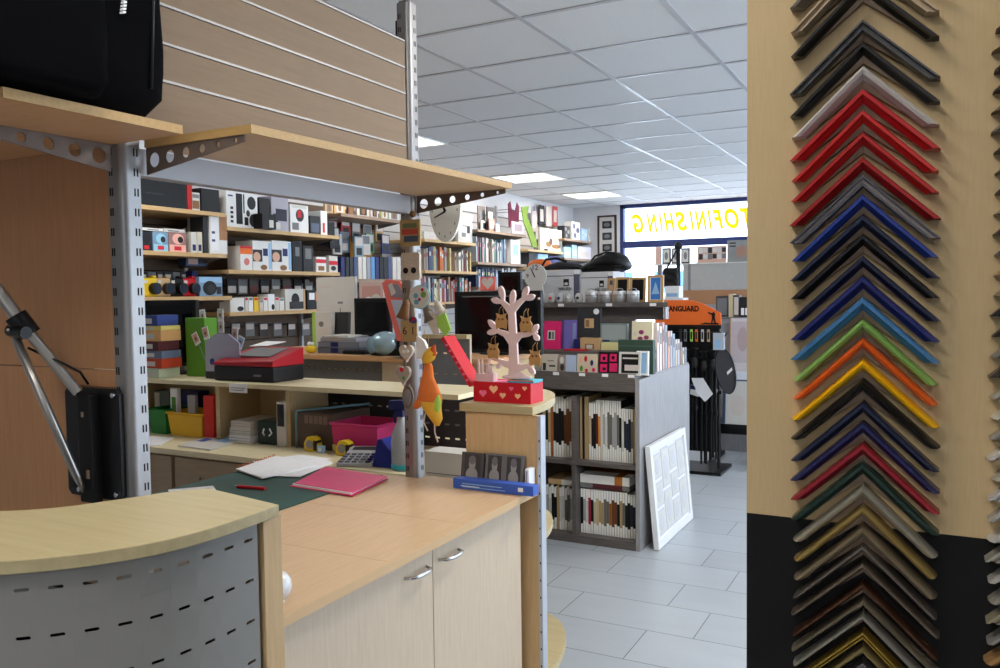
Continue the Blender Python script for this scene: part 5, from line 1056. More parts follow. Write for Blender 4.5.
# framed triptych on the back wall
a, c = onY(598, 216, YB), onY(617, 256, YB); t = thing('wall_picture', 'tall dark frame with three small photos on the back wall', 'picture', ((a.x+c.x)/2, YB-.001, c.z)); w_ = c.x-a.x; h = a.z-c.z
FRM = col(70, 50, 46); b = M1(FRM)
for q in ((-w_/2, -w_/2+.025, 0, h), (w_/2-.025, w_/2, 0, h), (-w_/2, w_/2, 0, .025), (-w_/2, w_/2, h-.025, h)): b.box(q[0], q[1], -.03, 0, q[2], q[3])
b.build('frame', FRM, t); bx('mount', OFFW, t, -w_/2+.02, w_/2-.02, -.015, -.001, .02, h-.02)
for k in range(3): 
    p_ = bx('photo', CHAR, t, -w_*.25, w_*.25, -.018, -.015, h*(.12+.28*k), h*(.30+.28*k)); M1(GREY).prism([(w_*.16*math.cos(2*PI*j/14), h*(.21+.28*k)+h*.05*math.sin(2*PI*j/14)) for j in range(14)], -.019, -.018, None, 'y').build('pale_figure', GREY, p_)

# ================================================================ service counter in the middle of the shop
sv = thing('service_counter', 'grey perforated service counter with beech top in the middle of the shop', 'counter')
ZS = 1.112; y0 = 3.42
bx('counter_top', BEECHX, sv, -3.5, -1.85, y0-.02, 3.95, ZS-.028, ZS, .004)
perforated(sv, 0, .92, ZS-.029, .08, .04, .09, lambda s: (-3.42+s, y0+.01), .02, .006, col(110, 110, 116, .45, .3), ZS-.075)
bx('front_board', BEECHZ, sv, -2.49, -2.20, y0, y0+.02, .08, ZS-.028); bx('rounded_post', BEECHZ, sv, -2.40, -2.36, y0-.01, y0, .08, ZS-.028); bx('side_board', BEECHZ, sv, -2.2, -1.87, y0, y0+.02, .08, ZS-.028); bx('carcass', HW, sv, -3.42, -1.87, y0+.03, 3.92, 0, ZS-.03)
# raised grey screen right of the post
rs = thing('counter_screen', 'raised grey perforated screen with beech cap behind the red box lid', 'screen'); xa, xc = onY(424, 336, 3.38).x, onY(472, 336, 3.38).x; zt_ = onY(440, 334, 3.38).z
perforated(rs, 0, xc-xa, zt_-.02, .02, .05, .10, lambda s: (xa+s, 3.355), .022, .007, col(120, 122, 128, .45, .3), zt_-.09); bx('cap', MAPLE, rs, xa-.02, xc, 3.33, 3.376, zt_-.0195, zt_); bx('side_post', BEECHZ, rs, xc-.03, xc, 3.36, 3.375, 0, zt_-.02)
mo = monitor('desk_monitor', 'large black monitor standing behind the white jewellery tree', 455, 541, 291, 384, 3.7, BLACK, ZS+.0005, 0., True); M1(GREY).box(-.20, .10, -.0025, 0, onY(490, 297, 3.7).z-ZS, onY(490, 296, 3.7).z-ZS).build('trim_line', GREY, mo)
monitor('desk_monitor', 'black monitor with grey edge beside the pink heart mirror', 356, 388, 298, 335, 3.62, BLACK, ZS+.0005, .15)
monitor('desk_monitor', 'small black screen in front of the lowest album shelf', 500, 520, 272, 294, 3.84, BLACK, ZS+.0005, .1)
# paper pile, scanner, pens, blue-grey printer, pale device
facebox('carton_box', 'white carton with a lime green stripe behind the grey magazine stack', 312, 331, 312, ZS+.0005, 3.74, .04, OFFW, [('r', 0, 0, .18, 1, LIME), ('e', .35, .6, .6, .75, GREY), ('e', .5, .25, .65, .35, GREY)])
facebox('board', 'black slab leaning beside the lime striped carton', 331.5, 346, 312, ZS+.0005, 3.76, .03, CHAR, tilt=-.08)
zc = ZS+.0005
for i, (px0, px1, dh, m, lab) in enumerate(((317, 360, .034, col(96, 100, 116), 'lowest grey magazine block in the stack behind the yellow sponge'), (318, 359, .03, col(120, 124, 136), 'second grey magazine block in the stack, with navy squares'), (321, 356, .022, col(150, 152, 160), 'third pale magazine block in the stack'), (325, 348, .012, OFFW, 'thin white sheets topping the grey magazine stack'))):
    a, c = onY(px0, 350, 3.48), onY(px1, 350, 3.48); pbox('magazine_stack', lab, 'magazines', ((a.x+c.x)/2, 3.48, zc), c.x-a.x, .17, dh-.001, m, [('r', .32, .1, .5, .9, NAVY)] if i < 2 else [('r', .2, .4, .6, .6, TAN)], .03*(i-1), 'magazine blocks stacked on the grey counter'); zc += dh
t = thing('label_printer', 'rounded silver blue label printer on the service counter', 'printer', onZ(380, 356, ZS)); t.location.z = ZS+.0005
SB = col(150, 176, 186, .25, .3); 
M1(SB).ball((0, .05, .06), .085, None, 20, 1.05, .9, .75).build('shell', SB, t); M1(BLACKP).box(-.08, .1, .02, .12, 0, .035).build('foot_block', BLACKP, t, .008); M1(col(120, 146, 160, .2)).ball((-.045, -.01, .055), .04, None, 16, .7, .6, 1.1).build('front_cover', None, t); bx('dark_side', BLACKP, t, .085, .15, .02, .12, 0, .1, .01)
t = thing('keyboard', 'dark keyboard lying on the service counter by the label printer', 'keyboard', onZ(362, 354, ZS)); t.location.z = ZS+.0005; bx('case', BLACKP, t, -.09, .05, -.05, .03, 0, .018, .003); bx('key_field', CHAR, t, -.085, .045, -.045, .025, .018, .022)
# heart mirror stand
CORAL = col(232, 112, 100, .5)
hm = thing('heart_mirror', 'coral pink house-shaped display board with a grey panel, by the tall post', 'display board', (onY(400, 342, 3.3).x, 3.3, 0)); hx_ = hm.location.x
P = lambda px, py: (onY(px, py, 3.3).x-hx_, onY(px, py, 3.3).z)
out = [P(397, 341), P(383, 288), P(382, 283), P(387, 279), P(399, 281), P(408, 293), P(409, 299), P(413, 341)]
M1(CORAL).prism(out, 0, .012, None, 'y').build('board', CORAL, hm); M1(col(170, 176, 190)).prism([P(402, 337), P(391, 300), P(408, 300), P(411, 337)], -.002, 0, None, 'y').build('grey_panel', None, hm); M1(col(140, 132, 140)).prism([P(387, 284), P(398, 284), P(405, 294), P(404, 298), P(391, 297)], -.002, 0, None, 'y').build('picture', None, hm); M1(PALE).prism([P(388, 285), P(392, 283), P(396, 293), P(392, 296)], -.003, 0, None, 'y').build('white_figure', PALE, hm)
M1(STEEL).box(-.01, .01, .012, .02, ZS+.0005, P(400, 320)[1]).box(-.05, .05, .012, .1, ZS+.0005, ZS+.006).build('stand', STEEL, hm)
facebox('shoe_print', 'framed print of a pale shoe behind the black monitor', 'print', 359, 383, 282, 1.1125, 3.9, .012, col(206, 180, 176), [('r', .12, .62, .9, .94, col(196, 150, 140)), ('e', .2, .64, .6, .78, PAPER), ('e', .5, .66, .9, .82, OFFW)])
facebox('heart_board', 'small coral heart-shaped card above the dark monitor', 'card', 480, 495, 277, onY(487, 291, 3.71).z+.001, 3.71, .01, CORAL, [('h', .1, .05, .9, .95, PALE)])
# ================================================================ display island with stepped shelves
YI0, YI1, XI1, XI0 = 4.275, 5.30, -1.41, -2.95
ZB = .95; ZTOP = 1.357
isl = thing('display_island', 'stepped grey oak display island with open lower shelves in the middle of the shop', 'display island')
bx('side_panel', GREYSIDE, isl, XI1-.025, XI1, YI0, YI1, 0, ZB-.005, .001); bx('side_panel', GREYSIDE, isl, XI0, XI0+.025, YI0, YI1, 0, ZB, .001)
bx('back_panel', GREYWOOD, isl, XI0+.025, XI1-.025, 4.62, 4.64, .03, ZB-.03); bx('rear_panel', GREYWOOD, isl, XI0+.025, XI1-.025, YI1-.02, YI1, 0, ZB-.03)
xd = onY(573, 430, YI0).x
for x in (xd, -2.42): bx('divider', GREYWOOD, isl, x-.012, x+.012, YI0+.005, 4.62, .04, ZB-.11)
Zm = onY(600, 463, YI0).z; 
bx('base', GREYWOOD, isl, XI0+.025, XI1-.025, YI0, YI1-.02, 0, .045); bx('middle_shelf', GREYWOOD, isl, XI0+.025, XI1-.025, YI0+.004, 4.62, Zm-.024, Zm)
zf = onY(600, 373, YI0).z
bx('fascia', GREYWOOD, isl, XI0, XI1-.026, YI0-.004, YI0+.016, zf-.10, zf, .001)
zl1 = zf-.012
bx('ledge', GREYWOOD, isl, XI0+.03, XI1-.03, YI0+.018, 4.45, zl1-.02, zl1); bx('riser', GREYWOOD, isl, XI0+.03, XI1-.03, 4.45, 4.47, zl1-.02, 1.062)
zl2 = 1.08
bx('ledge', GREYWOOD, isl, XI0+.03, -1.63, 4.45, 4.85, zl2-.018, zl2); bx('upper_back', GREYWOOD, isl, XI0+.03, -1.63, 4.86, 4.88, zl2-.13, ZTOP-.028); bx('upper_back', GREYWOOD, isl, -1.63, -1.452, 4.862, 4.88, 1.25, ZTOP-.028)
M1(GREYWOOD).prism([(XI0, 4.78), (-1.400, 4.78), (-1.438, 4.9), (-1.555, 5.26), (XI0, 5.26)], ZTOP-.028, ZTOP).build('top_shelf', GREYWOOD, isl, .001); bx('shelf_bracket', GREYSIDE, isl, -1.432, -1.418, 4.80, 4.86, ZTOP-.10, ZTOP-.028)
for i, px in enumerate((518, 556, 582, 605, 631)):
    c = onY(px, 371, YI0-.005); bx('price_tag', PAPER, isl, c.x-.018, c.x+.018, YI0-.0065, YI0-.004, zf-.02, zf-.003)
for px in (561, 609, 653): c = onY(px, 303, 4.78); bx('price_tag', PAPER, isl, c.x-.02, c.x+.02, 4.778, 4.78, ZTOP-.022, ZTOP-.004)
# side tray with albums
tr = thing('album_tray', 'pale grey sloping tray of albums along the end of the display island', 'tray'); 
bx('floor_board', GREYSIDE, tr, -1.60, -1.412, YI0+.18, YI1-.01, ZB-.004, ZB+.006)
# upper boxes on the island
YT = 4.9; ZT_ = ZTOP+.0006
NB = col(214, 214, 218, .55)
def niel(lab, px0, px1, py, Y):
    a, c = onY(px0, py, Y), onY(px1, py, Y); w_ = c.x-a.x; h = onY((px0+px1)/2, py, Y).z-ZT_
    t = pbox('frame_carton', lab, 'carton', ((a.x+c.x)/2, Y, ZT_), w_, .22, h, NB, [('r', 0, .80, 1, .83, GREY), ('r', .58, .5, .72, .72, BLACK), ('e', .6, .53, .7, .62, OFFW), ('r', .84, .1, .99, .9, col(90, 90, 110)), ('r', .85, .86, .99, .98, PAPER)], 0, 'grey frame cartons on the island top')
    word('brand_print', 'NIELSEN', .03, CHAR, t, (w_*.12, -.0025, h*.42), width=w_*.32, ext=.0004)
niel('larger grey frame carton on the island top, under the jacket', 541, 580, 270, 5.0); niel('smaller grey frame carton on the island top, under the black bag', 580.6, 613, 272, 5.0)
pbox('frame_carton', 'grey carton behind the jewellery tree on the island top', 'carton', (onY(527, 290, 4.98).x, 4.98, ZT_), .18, .2, onY(520, 279, 4.98).z-ZT_, GREY, [('r', .1, .4, .9, .6, CHAR)])
# clock with numeral 12
c0 = onY(534, 302, 4.86); t = thing('desk_clock', 'pale teardrop clock with a 12, leaning behind the jewellery tree on the island top', 'clock', (onY(535, 280, 4.88).x, 4.88, ZT_)); k3 = onY(536, 280, 4.88).x-onY(535, 280, 4.88).x
zc_ = onY(534, 276, 4.88).z-ZT_; r3 = 11*k3
M1(OFFW).prism([(r3*math.cos(t_), zc_+r3*math.sin(t_)) for t_ in [-.9+PI*1.57*k/22 for k in range(23)]]+[(-.03, .0), (.07, .0)], 0, .015, None, 'y').build('dial', OFFW, t); word('numeral', '12', .05, CHAR, t, (0, -.0012, zc_+r3*.68)); word('numeral', '9', .04, CHAR, t, (-r3*.68, -.0012, zc_))
M1(BLACK).prism([(-.002, zc_-.01), (.004, zc_-.006), (-.03, zc_+.055), (-.034, zc_+.052)], -.003, -.001, None, 'y').build('hand', BLACK, t)
# bag & jacket on cartons
zb1 = onY(600, 272, 5.0).z; zb2 = onY(560, 270, 5.0).z
t = thing('shoulder_bag', 'black padded shoulder bag lying on the smaller grey carton', 'bag', (onY(607, 262, 5.06).x, 5.06, zb1+.003), 0)
def lump(nm, m, prof, parent):
    n = 18; vs = []
    for x, z0, z1, yr in prof: vs += [(x, yr*math.cos(2*PI*k/n), (z0+z1)/2+(z1-z0)/2*math.sin(2*PI*k/n)) for k in range(n)]
    K = len(prof); MB().add(vs, [(i*n+k, i*n+(k+1) % n, (i+1)*n+(k+1) % n, (i+1)*n+k) for i in range(K-1) for k in range(n)]+[tuple(range(n))[::-1], tuple(range((K-1)*n, K*n))], m, True).build(nm, m, parent)
lump('bag_body', BLACK, [(-.20, 0, .02, .03), (-.13, 0, .06, .07), (-.05, 0, .10, .09), (.02, .0, .125, .1), (.08, .0, .122, .1), (.125, -.0, .10, .09), (.15, .01, .06, .06)], t)
M1(BLACKP).path([(-.12, -.02, .05), (-.06, -.06, .1), (.02, -.07, .122), (.08, -.06, .115)], .006).path([(-.17, -.02, .02), (-.08, -.09, .03), (.06, -.1, .03), (.13, -.09, .03)], .005).build('strap', BLACKP, t)
t = thing('jacket', 'dark folded strap bag lying on the larger grey carton', 'bag', (onY(563, 266, 5.06).x, 5.06, zb2+.003))
lump('bag_body', CHAR, [(-.15, 0, .015, .03), (-.09, 0, .04, .06), (-.02, 0, .055, .08), (.05, 0, .05, .08), (.11, 0, .035, .06), (.15, .0, .02, .03)], t); M1(BLACK).path([(-.16, 0, .02), (-.10, -.05, .07), (-.02, -.06, .075), (.05, -.05, .05)], .008).build('strap', BLACK, t)
t = thing('cap', 'orange cloth cap behind the pale clock', 'cap', (onY(545, 262, 5.3).x, 5.22, ZT_)); hc_ = onY(545, 259, 5.22).z-ZT_
M1(GREY).box(-.06, .06, -.04, .04, 0, hc_-.06).build('stand_box', GREY, t); M1(ORANGE).lathe([(.09, 0), (.085, .03), (.06, .055), (.0, .065)], (0, 0, hc_-.062), None, 20).build('crown', ORANGE, t)
TINM = col(206, 206, 206, .32, .55)
# tins and glass jars
for i, px in enumerate((592, 605.5, 619.5, 633)):
    Y = 4.83; c = onY(px, 303, Y); k3 = onY(px+1, 300, Y).x-c.x
    t = thing('metal_tin', ORD[i]+' shiny metal clip tin from the left in the row on the island edge', 'tin', (c.x, Y, ZT_), 0, 'metal clip tins in a row'); r = 5.9*k3
    M1(TINM).lathe([(r, 0), (r, .066), (r*.96, .069), (r*.96, .071), (0, .071)], (0, 0, 0), None, 20).build('body', TINM, t); M1(CHROME).path([(-r*.6, 0, .071), (-r*.55, -.004, .082), (0, -.006, .086), (r*.55, -.004, .082), (r*.6, 0, .071)], .003).build('clip', CHROME, t); M1(GREY).lathe([(r*1.004, .044), (r*1.01, .046), (r*1.004, .048)], (0, 0, 0), None, 20).build('seam', GREY, t)
for i, (px, m) in enumerate(((541, OFFW), (552, RED), (560, NAVY), (569, OFFW), (579, CHAR))):
    Y = 4.835; c = onY(px, 303, Y); t = thing('glass_clip', ORD[i]+' small glass clip holder from the left before the grey frame cartons', 'ornament', (c.x, Y, ZT_), 0, 'glass clip holders in a row')
    M1(col(180, 180, 178, .15)).lathe([(.022, 0), (.028, .014), (.025, .045), (.014, .06), (0, .063)], (0, 0, 0), None, 14).build('bead', None, t); M1(m).ball((0, -.021, .03), .011).build('insert', m, t); M1(CHROME).path([(0, 0, .06), (.004, 0, .072), (-.004, 0, .078)], .002).build('clip', CHROME, t)
# picture frames leaning on top
WF = wood('frame_wood', (206, 168, 110), (186, 146, 92), .5, 2)
def lean(lab, px0, px1, py, pb, Y, base, rim, inner, pic=None, tilt=-.12, rim_w=.014, rz=0., cat='picture frame', d=.015, name='framed_picture'):
    a, c = onY(px0, py, Y), onY(px1, py, Y); w_ = c.x-a.x; h = onY((px0+px1)/2, py, Y).z-base
    t = thing(name, lab, cat, ((a.x+c.x)/2, Y, base)); t.rotation_euler = (tilt, 0, rz); b = M1(rim); q = rim_w
    b.box(-w_/2, -w_/2+q, 0, d, 0, h).box(w_/2-q, w_/2, 0, d, 0, h).box(-w_/2+q, w_/2-q, 0, d, 0, q).box(-w_/2+q, w_/2-q, 0, d, h-q, h); b.build('frame', rim, t); bx('picture', inner, t, -w_/2+q*.9, w_/2-q*.9, d*.4, d*.8, q*.9, h-q*.9)
    if pic: print_front(t, w_, h, pic, d*.4)
    return t
lean('small frame with colourful face picture on the island top', 606.5, 614, 278, 303, 4.98, ZT_, WF, SKYB, [('e', .3, .4, .7, .8, SKIN), ('r', .3, .2, .7, .4, RED)])
lean('wooden frame with black backing on the island top, nearer the tins', 614.5, 628.5, 277, 303, 4.97, ZT_, WF, BLACK); lean('wooden frame with black backing beside the light blue one', 629, 645, 277, 303, 4.96, ZT_, WF, BLACK)
lean('wooden frame with light blue mountain picture at the island end', 647, 663, 275, 301, 4.84, ZT_, WF, PAPER, [('r', .2, .1, .8, .9, col(60, 120, 196)), ('t', .25, .3, .75, .75, SKYB)], -.06)
# middle ledge albums
ZL = zl2+.0006
def alb(lab, px0, px1, py, Y, base, m, deco=None, d=.03, tilt=-.1, name='photo_album'): return facebox(name, lab, name.split('_')[-1], px0, px1, py, base, Y, d, m, deco, tilt=tilt)
alb('bright pink album with a small photo window on the middle ledge', 543, 559, 321, 4.56, ZL, PINK, [('r', .25, .33, .7, .66, OFFW), ('r', .3, .36, .46, .62, CHAR), ('r', .5, .36, .66, .62, GREY)])
alb('violet blue album beside the bright pink one', 561.5, 575.5, 320, 4.58, ZL, col(110, 100, 170), [('r', .0, 0, .12, 1, col(80, 70, 140)), ('r', .75, .1, .97, .9, col(130, 140, 190))])
tb = facebox('storage_box', 'tan card box with a label holder under the charcoal album', 'box', 580, 600, 338, ZL, 4.57, .12, TAN, [('r', .25, .05, .7, .5, BROWN), ('r', .32, .1, .62, .42, OFFW)])
alb('tall charcoal album with photo window and round sticker on the tan box', 577, 600, 308, 4.60, onY(590, 338, 4.57).z+.002, CHAR, [('r', .32, .32, .72, .64, TAN), ('r', .36, .36, .52, .6, BROWN), ('e', .70, .78, .95, .98, PAPER)], tilt=-.04)
alb('navy slim box left of the tan box', 573, 579.5, 339, 4.56, ZL, NAVY, None, name='slim_box')
yb_ = facebox('slim_box', 'pale yellow box under the grey green frame', 'box', 601, 619, 342.5, ZL, 4.57, .1, col(216, 208, 150))
alb('flat grey green frame lying against the shelf back', 600, 627, 323.5, 4.60, onY(610, 342.5, 4.57).z+.002, col(120, 136, 136), [('r', .06, .12, .94, .92, col(150, 160, 160)), ('r', .1, .02, .35, .1, NAVY)], tilt=-.05, name='picture_board')
alb('cream album with purple flowers on the middle ledge', 631, 651.5, 321, 4.57, ZL, col(226, 216, 184), [('r', .0, .0, 1, .25, col(150, 180, 110)), ('e', .35, .55, .6, .7, col(140, 50, 96)), ('e', .3, .35, .55, .48, col(140, 50, 96)), ('e', .6, .38, .85, .52, col(150, 60, 100)), ('e', .1, .5, .25, .65, OFFW)])
bxg = facebox('storage_box', 'dark green textured box on the display island ledge', 'box', 618, 653, 340, zl1+.0006, 4.40, .045, col(54, 74, 62), [('r', .02, .8, .98, .84, col(70, 92, 80))])
for px0, px1, py, m, lab in ((529, 536, 341, col(160, 150, 150), 'grey patterned album left of the pink one'), (521, 528, 343, CHAR, 'dark album half behind the jewellery tree')): alb(lab, px0, px1, py, 4.55, ZL, m, [('r', .2, .2, .8, .8, OFFW)])
rd = facebox('slim_box', 'flat red box lying on the middle ledge edge', 'box', 563, 584, 349.5, ZL, 4.46, .07, RED)
# front ledge
ZF_ = zl1+.0006
alb('grey album with dark stripes at the left of the front ledge', 541, 556.5, 354, 4.33, ZF_, col(196, 186, 172), [('r', .1, .1, .3, .5, CHAR), ('r', .5, .3, .9, .4, CHAR), ('r', .4, .6, .8, .66, GREY)])
alb('album with a wedding photo and pale blue half on the front ledge', 558, 575.5, 355, 4.33, ZF_, col(176, 190, 214), [('r', 0, .0, .42, 1, col(150, 130, 120)), ('e', .08, .5, .3, .9, OFFW), ('e', .1, .1, .35, .5, CHAR)])
alb('beige album dotted with children figures on the front ledge', 576.5, 597, 354, 4.33, ZF_, col(206, 190, 166), [('e', .1, .55, .25, .85, SKIN), ('e', .35, .6, .5, .9, RED), ('e', .65, .4, .8, .7, NAVY), ('e', .4, .05, .55, .25, RED), ('e', .15, .1, .3, .4, GREEN), ('e', .75, .1, .9, .3, PINK)])
alb('black album with four pink pictures on the front ledge', 598.5, 618, 352, 4.33, ZF_, BLACK, [('r', .08, .55, .42, .9, PINK), ('r', .55, .58, .9, .92, PINK), ('r', .06, .1, .42, .45, PINK), ('r', .55, .12, .95, .5, PINK), ('e', .18, .62, .34, .8, BLACK), ('e', .65, .66, .8, .84, BLACK), ('r', .2, .18, .36, .3, BLACK)])
for px0, px1, py, m, lab in ((525, 532, 356, PALE, 'pale album behind the tree base on the front ledge'), (533, 540, 355, col(150, 150, 140), 'grey album beside the pale one on the front ledge')): alb(lab, px0, px1, py, 4.335, ZF_, m, [('r', .2, .4, .8, .8, CHAR)])
lean('white frame with black mount at the end of the front ledge', 618.5, 640, 352, 386, 4.31, ZF_, OFFW, BLACK, [('r', .25, .2, .95, .45, PALE), ('r', .15, .7, .85, .76, OFFW)], -.1, .012)
lean('second white frame leaning behind the black mounted one', 636, 648, 351, 386, 4.34, ZF_, PAPER, SKYB, None, -.08, .01)
# albums in the side tray
hY = lambda y: (1.238 if y < 4.75 else 1.238-(y-4.75)*.37)-ZB-.007
TRC = [((206, 200, 196), 'white'), ((170, 190, 200), 'pale blue'), ((50, 60, 90), 'navy'), ((224, 204, 200), 'blush'), ((214, 214, 206), 'ivory'), ((196, 160, 160), 'dusty pink'), ((160, 170, 180), 'grey blue'), ((216, 160, 140), 'salmon'), ((190, 180, 186), 'mauve'), ((150, 170, 190), 'steel blue'), ((206, 190, 170), 'peach'), ((190, 190, 200), 'silver'), ((150, 120, 120), 'rosewood'), ((200, 190, 160), 'straw'), ((120, 130, 150), 'slate')]
TRY = [(4.47+.0545*i, (.15-.01*i if i < 3 else hY(4.47+.0545*i)-(.02 if i % 3 == 1 else 0)), c, nm) for i, (c, nm) in enumerate(TRC)]
for y, h, c, nm in TRY:
    y2 = y; m = col(*c, .5); t = thing('photo_album', nm+' album standing in the sloping tray at the island end', 'album', (-1.466, y2, ZB+.0066), 0, 'albums in the sloping tray')
    b = MB(); w_ = .046; b.box(-w_, w_, 0, .004, 0, h, m).box(-w_, w_, .034, .038, 0, h, m).box(w_-.004, w_, .004, .034, 0, h, m); b.build('cover', None, t); M1(PAPER).box(-w_+.004, w_-.006, .005, .033, .005, h-.006).build('pages', PAPER, t)
    M1(GREY).box(w_, w_+.0008, .006, .03, h*.6, h*.85).build('spine_label', GREY, t)
# boxed frames on the lower shelves: coloured middle with white wrapped ends
CW = col(238, 238, 236, .5)
def boxed(lab, x, w_, z, h, c, grp, wraps=(.24, .22), y=4.34, d=.2):
    m = col(*c, .5); t = thing('boxed_frame', lab, 'boxed frame', (x+w_/2, y, z+.0006), 0, grp)
    bx('body', m, t, -w_/2+.0006, w_/2-.0006, 0, d, 0, h, 0)
    for z0, z1 in ((0, wraps[0]*h), (h-wraps[1]*h, h)):
        if z1 > z0: bx('corner_wrap', CW, t, -w_/2+.0016, w_/2-.0016, -.004, d*.5, max(0, z0)+.0002, min(h, z1)+.0002)
    return t
BC = {'k': (24, 24, 26), 't': (176, 150, 110), 'o': (160, 96, 48), 'b': (110, 66, 38), 'y': (206, 146, 50), 'r': (92, 34, 40), 'w': (206, 206, 204), 'g': (110, 108, 104), 'n': (40, 48, 66), 'l': (168, 168, 170), 'p': (160, 30, 60), 'e': (196, 180, 150)}
BNM = {'k': 'black', 't': 'tan', 'o': 'copper brown', 'b': 'brown', 'y': 'amber', 'r': 'dark red', 'w': 'white', 'g': 'grey', 'n': 'navy', 'l': 'light grey', 'p': 'crimson', 'e': 'beige'}
def shelf_row(x0, x1, z, codes, hs, where, grp):
    w_ = (x1-x0)/len(codes)
    for i, cd in enumerate(codes):
        if cd == '.': continue
        wr = (0, 0) if cd.isupper() else (.20+.035*((i*5) % 3), .19+.04*((i*7) % 3)); k = cd.lower()
        boxed(f'{BNM[k]} boxed frame, {ORD[i]} from the left {where}', x0+w_*i, w_*.96, z, hs(i), BC[k], grp, wr)
yc = YI0+.065
gx = lambda px: onY(px, 430, 4.34).x; hz_ = lambda pt, base: onY(600, pt, 4.34).z-base
hA = onY(600, 399, 4.34).z-Zm; hB = onY(600, 403, 4.34).z-Zm
shelf_row(gx(543), xd-.016, Zm, 'tktOkkkkbbbt', lambda i: hA*(1.0 if i % 4 else .97), 'on the middle shelf, left bay', 'boxed frames in the left middle bay')
shelf_row(xd+.016, -1.44, Zm, 'TKTTekkryWlwggllgkwnnngTe', lambda i: hA*(1.02 if i < 4 else .93 if i < 7 else .98 if i < 18 else .86), 'on the middle shelf, right bay', 'boxed frames in the right middle bay')
zb0 = .0456; hL = onY(600, 489, 4.34).z-zb0
shelf_row(gx(543), xd-.016, zb0, 'wlwkkTwwggle', lambda i: hL*(.93+.05*((i*3) % 2)), 'on the bottom shelf, left bay', 'boxed frames in the left bottom bay')
shelf_row(xd+.016, -1.44, zb0, 'klwpkeettggobbktgkknkw', lambda i: hL*(.97 if i < 18 else .94), 'on the bottom shelf, right bay', 'boxed frames in the right bottom bay')
# flat boxed frames lying on top of the bottom row
zz = zb0+hL+.002; t0, t1 = onY(578.5, 480, 4.33).x, onY(631, 480, 4.33).x
for i, (dh, c, lab) in enumerate(((.028, (90, 40, 46), 'flat dark red boxed frame lying lowest on the bottom row'), (.05, (190, 120, 50), 'flat white and amber boxed frame lying topmost on the bottom row'))):
    t = thing('boxed_frame', lab, 'boxed frame', ((t0+t1)/2, 4.335, zz+.0006), 0, 'flat boxed frames on the bottom row'); w_ = (t1-t0)*.93
    bx('body', col(*c), t, -w_/2, w_/2, 0, .2, 0, dh-.002); bx('corner_wrap', CW if i else GREY, t, -w_/2-.001, w_*(.2 if i else -.25), -.003, .1, .0003, dh-.0017); bx('corner_wrap', CW if i else GREY, t, w_*.36, w_/2+.001, -.003, .1, .0003, dh-.0017); zz += dh
t = thing('boxed_frame', 'flat tan boxed frame lying on the bottom row of the left bay', 'boxed frame', (gx(560), 4.335, zb0+hL+.003), 0); bx('body', TAN, t, -.075, .075, 0, .2, 0, .03); bx('corner_wrap', CW, t, .01, .076, -.003, .1, .0003, .0303)

# white collage frame leaning on the island side
q0, q1 = onZ(657, 550, 0), onZ(691, 514, 0)
t = thing('collage_frame', 'large white multi-picture frame leaning against the island side panel', 'picture frame', (-1.333, 4.33, .004), PI/2); L_ = .72; Hh = .57; d_ = .018
t.rotation_euler = (-.088, 0, PI/2)
FWH = col(226, 226, 228, .4)
# local: x along world +Y, front -Y(local) = world +X
b = M1(FWH).box(0, L_, 0, d_, 0, Hh); b.build('board', FWH, t, .002)
b = M1(FWH)
for q in ((0, .04, 0, Hh), (L_-.04, L_, 0, Hh), (.04, L_-.04, 0, .04), (.04, L_-.04, Hh-.04, Hh)): b.box(q[0], q[1], -.012, 0, q[2], q[3])
b.build('rim', FWH, t)
PGR = col(196, 196, 202, .5)
for i in range(4):
    for j in range(2 if i % 2 else 3):
        hq = .225 if i % 2 else .14; x0 = .055+.155*i; z0 = .055+(.24 if i % 2 else .157)*j; bx('window_mat', PGR, t, x0, x0+.14, -.002, 0, z0, z0+hq); bx('sample_picture', OFFW, t, x0+.012, x0+.128, -.003, -.002, z0+.012, z0+hq-.012)
        M1(PGR).prism([(x0+.07+.036*math.cos(2*PI*k/14), z0+hq*.48+hq*.32*math.sin(2*PI*k/14)) for k in range(14)], -.0042, -.003, None, 'y').build('grey_figure', PGR, t)

# ================================================================ tripod rack with orange header
vr = thing('tripod_rack', 'black floor rack with orange VANGUARD header board', 'display rack', (0, 0, 0)); YV = 6.4
OV = col(240, 112, 44, .45); P = lambda px, py, Y=YV: (onY(px, py, Y).x, onY(px, py, Y).z)
pa, pb = P(655, 324), P(721, 325); zt0 = P(690, 300)[1]; n = 20; W_ = pb[0]-pa[0]; zb_ = pa[1]-.005; 
pts = [(pa[0], zb_), (pb[0], zb_), (pb[0], zb_+.09)]+[(pb[0]-W_*(k/n)*.85, zb_+.09+(zt0-zb_-.09)*math.sin(PI/2*min(1, (k/n)*1.6))) for k in range(1, n+1)]+[(pa[0], zt0)]
M1(OV).prism(pts, YV, YV+.012, None, 'y').build('header', OV, vr, .001)
cX = P(683, 310)
word('header_text', 'VANGUARD', .058, BLACK, vr, (P(682, 308)[0], YV-.0012, P(682, 309)[1]), width=.27, bold=.002)
g = M1(BLACK); o0 = P(713, 320); k3 = .0076
def gp(a): return [(o0[0]+x*k3, o0[1]+z*k3) for x, z in a]
g.prism(gp([(-2, -3), (-.5, -3), (.3, 1), (1.4, -3), (3, -3), (1.8, 3), (2.4, 6), (1, 8.4), (-1, 7), (-3, 7.4), (-4.4, 8.6), (-5.2, 7.4), (-3.2, 5.8), (-1.4, 5.4), (-1, 2)]), YV-.0024, YV-.0004, None, 'y'); g.prism(gp([(-14, -4.4), (-8, -2.6), (-2, -3.1), (5, -2.9), (6, -4.6)]), YV-.0024, YV-.0004, None, 'y'); g.build('photographer_silhouette', BLACK, vr)
